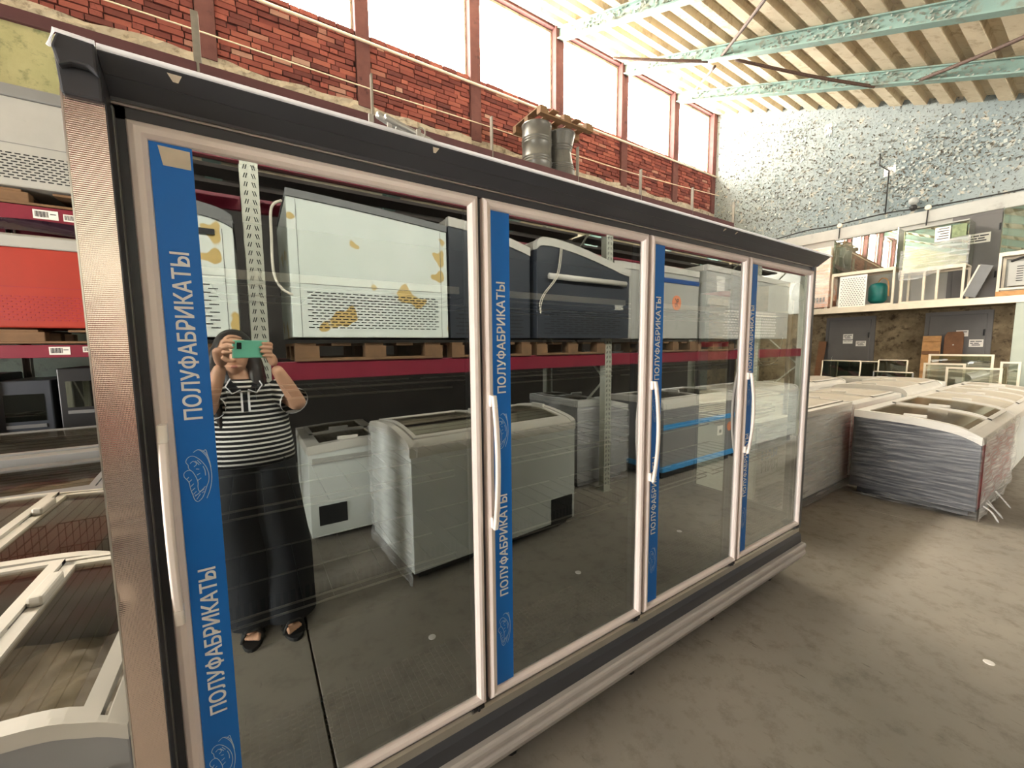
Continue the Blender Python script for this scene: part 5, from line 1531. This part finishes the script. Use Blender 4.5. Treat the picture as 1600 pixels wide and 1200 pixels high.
# feet with toes
def foot(ank, toe_dir):
    out = []
    td = V3(toe_dir).normalized(); sd = V3((td.y, -td.x, 0))
    heel = V3((ank.x, ank.y, 0.045)) - td * 0.05
    ball = V3((ank.x, ank.y, 0.040)) + td * 0.13
    out.append(me_to_mb(chain([ank, V3((ank.x, ank.y, 0.06)) + td * 0.03, ball], [0.036, (0.036, 0.034), (0.042, 0.018)], 2)))
    out.append(me_to_mb(chain([V3((ank.x, ank.y, 0.06)), heel], [0.034, 0.028], 1)))
    return out, ball, td, sd
for ank, tdv, big in ((aR, (0.10, 1, 0), -1), (aL, (-0.06, 1, 0), 1)):
    o_, ball, td, sd = foot(ank, tdv)
    parts += o_
    for k in range(5):
        s = (k - 2) * 0.017 * -big
        L = 0.060 - 0.007 * k
        r0 = 0.0125 if k == 0 else 0.0088
        a = ball + sd * (s * -1 * -1) * 0.85
        parts.append(me_to_mb(chain([a, a + td * L * 0.6 + V3((0, 0, 0.004)), a + td * L + V3((0, 0, -0.006))], [r0, r0, r0 * 0.85], 1)))
bm = remeshed(join_mb(parts), 0.0042, 3)
bm.name = 'person'
bm.materials.clear(); bm.materials.append(M['skin'])
bm.polygons.foreach_set('use_smooth', [True] * len(bm.polygons))
person = bpy.data.objects.new('person', bm); COL.objects.link(person)
tag(person, 'person in striped shirt and black trousers photographing the freezer with a phone', 'person')
# eyes and mouth
for s in (-1, 1):
    e_ = ellipsoid(HC + V3((s * 0.030, 0.080, 0.012)), (0.0125, 0.011, 0.009), 12, 8).build('eye', M['eye'], person, smooth=True)
    ellipsoid(HC + V3((s * 0.030, 0.0885, 0.012)), (0.0055, 0.003, 0.0055), 10, 6).build('iris', M['iris'], e_, smooth=True)
    MB().tube([HC + V3((s * 0.014, 0.089, 0.032)), HC + V3((s * 0.032, 0.087, 0.037)), HC + V3((s * 0.048, 0.074, 0.032))], [0.003, 0.0036, 0.002], 6).build('eyebrow', M['hair'], person)
ellipsoid(HC + V3((0, 0.0925, -0.063)), (0.022, 0.009, 0.0075), 14, 8).build('mouth', M['lips'], person, smooth=True)
# hair: cap over the skull plus long locks over both shoulders
hp = []
def hairshape(p):
    q = p.copy()
    return q
cap = ellipsoid(HC + V3((0, -0.022, 0.018)), (0.093, 0.100, 0.112), 28, 18)
hp.append(cap)
for s, xo in ((-1, -0.085), (1, 0.085)):
    for k in range(4):
        x = xo + s * 0.004 * k; yy = -0.03 - 0.02 * k + 0.045
        drop = 0.40 - 0.03 * k
        hp.append(me_to_mb(chain([HC + V3((xo * 0.75, yy - 0.01, 0.05)), HC + V3((x, yy, -0.06)), HC + V3((x + s * 0.012, yy + 0.02, -0.19)), HC + V3((x + s * 0.004 + 0.012, yy + 0.055 - 0.012 * k, -0.29)), HC + V3((x * 0.9 + 0.01, yy + 0.065 - 0.012 * k, -drop + 0.02))], [0.034, 0.036, 0.036, 0.030, 0.012], 2)))
hp.append(me_to_mb(chain([HC + V3((0, -0.07, 0.03)), HC + V3((0.01, -0.095, -0.12)), HC + V3((0.02, -0.10, -0.27)), HC + V3((0.02, -0.09, -0.36))], [(0.07, 0.05), (0.085, 0.04), (0.09, 0.035), (0.06, 0.02)], 2)))
hm_ = remeshed(join_mb(hp), 0.006, 4)
# keep the face open: trim hair in front of the face
b_ = bmesh.new(); b_.from_mesh(hm_)
kill = [v for v in b_.verts if v.co.y > HC.y + 0.048 and abs(v.co.x - HC.x) < 0.064 and -0.13 < v.co.z - HC.z < 0.072]
bmesh.ops.delete(b_, geom=kill, context='VERTS'); b_.to_mesh(hm_); b_.free()
hm_.materials.clear(); hm_.materials.append(M['hair']); hm_.polygons.foreach_set('use_smooth', [True] * len(hm_.polygons))
ho = bpy.data.objects.new('hair', hm_); COL.objects.link(ho); ho.parent = person
# striped shirt: torso loft plus short sleeves
def ring(c, rx, ry, n=28, tilt=0.0):
    return [(c[0] + rx * math.cos(2 * PI * k / n), c[1] + ry * math.sin(2 * PI * k / n), c[2] + tilt * math.cos(2 * PI * k / n)) for k in range(n)]
sh = [ring((0.155, -1.455, 0.955), 0.205, 0.150), ring((0.155, -1.455, 1.04), 0.198, 0.148), ring((0.156, -1.452, 1.13), 0.184, 0.142), ring((0.156, -1.448, 1.22), 0.178, 0.140), ring((0.156, -1.448, 1.29), 0.172, 0.122), ring((0.154, -1.448, 1.345), 0.140, 0.092), ring((0.146, -1.446, 1.385), 0.085, 0.072), ring((0.140, -1.445, 1.405), 0.064, 0.062)]
mb = MB().loft(sh, False)
shirt = mb.build('shirt', M['stripes'], person, smooth=True, fix=True)
md = shirt.modifiers.new('t', 'SOLIDIFY'); md.thickness = 0.004
def tube_loft(pts, rs, n=18):
    return MB().tube(pts, rs, n, False)
for A_, B_ in ((SR, ER), (SL, EL)):
    d_ = (B_ - A_)
    tube_loft([A_ - d_ * 0.25, A_, A_ + d_ * 0.35, A_ + d_ * 0.72], [0.055, 0.072, 0.072, 0.070]).build('sleeve', M['stripes'], person, smooth=True)
    MB().tube([A_ + d_ * 0.70, A_ + d_ * 0.75], 0.0725, 18, False).build('sleeve_cuff', M['print_white'], person, smooth=True)
# collar with white edging and a short white-edged placket
for s in (-1, 1):
    q = [(0.140 + s * 0.060, -1.405, 1.405), (0.140 + s * 0.078, -1.352, 1.372), (0.140 + s * 0.052, -1.326, 1.335), (0.140 + s * 0.016, -1.338, 1.352)]
    mbc = MB().add(q + [(x, y - 0.004, z - 0.004) for x, y, z in q], [(0, 1, 2, 3), (7, 6, 5, 4), (0, 4, 5, 1), (1, 5, 6, 2), (2, 6, 7, 3), (3, 7, 4, 0)])
    cbo = mbc.build('collar', M['skirt'], person)
    MB().tube([V3(q[0]) + V3((0, .003, .002)), V3(q[1]) + V3((0, .003, .002)), V3(q[2]) + V3((0, .003, .002)), V3(q[3]) + V3((0, .003, .002))], 0.0035, 6).build('collar_edge', M['print_white'], cbo)
MB().box(0.122, 0.160, -1.326, -1.306, 1.245, 1.345).build('placket', M['skirt'], person, bevel=0.003)
for x in (0.122, 0.152):
    MB().box(x, x + 0.009, -1.307, -1.303, 1.245, 1.345).build('placket_edge', M['print_white'], person)
# wide black trousers
n = 24
def legring(c, rx, ry): return ring(c, rx, ry, n)
for (h_, k_, a_, hx) in ((hipR, kR, aR, 0.235), (hipL, kL, aL, 0.085)):
    MB().loft([legring((hx, -1.462, 1.0), 0.118, 0.13), legring((hx, -1.462, 0.85), 0.128, 0.145), legring((h_.x + 0.01 * (1 if hx > .15 else -1), -1.455, 0.65), 0.128, 0.14), legring((k_.x + 0.01, k_.y - 0.01, 0.42), 0.128, 0.135), legring((a_.x + 0.01, a_.y - 0.005, 0.2), 0.130, 0.13), legring((a_.x + 0.01, a_.y, 0.055), 0.132, 0.13)], False).build('trouser_leg', M['skirt'], person, smooth=True)
# sandals
for ank, tdv in ((aR, V3((0.10, 1, 0)).normalized()), (aL, V3((-0.06, 1, 0)).normalized())):
    sd = V3((tdv.y, -tdv.x, 0))
    out_ = []
    for k in range(20):
        a = 2 * PI * k / 20
        u_ = math.cos(a); v_ = math.sin(a)
        out_.append(V3((ank.x, ank.y, 0)) + tdv * (0.075 + 0.15 * u_) + sd * (0.052 * v_ * (1 + 0.12 * u_)))
    so = MB().prism([(p.x, p.y) for p in out_], 'z', 0.0, 0.020).build('sandal', M['rubber'], person, bevel=0.003)
    for t_ in (0.10, 0.145):
        c_ = V3((ank.x, ank.y, 0)) + tdv * t_
        MB().tube(crom([c_ - sd * 0.05 + V3((0, 0, .015)), c_ - sd * 0.03 + V3((0, 0, .068)), c_ + V3((0, 0, .072)), c_ + sd * 0.03 + V3((0, 0, .066)), c_ + sd * 0.05 + V3((0, 0, .015))], 4), 0.009, 6).build('strap', M['rubber'], so, smooth=True)
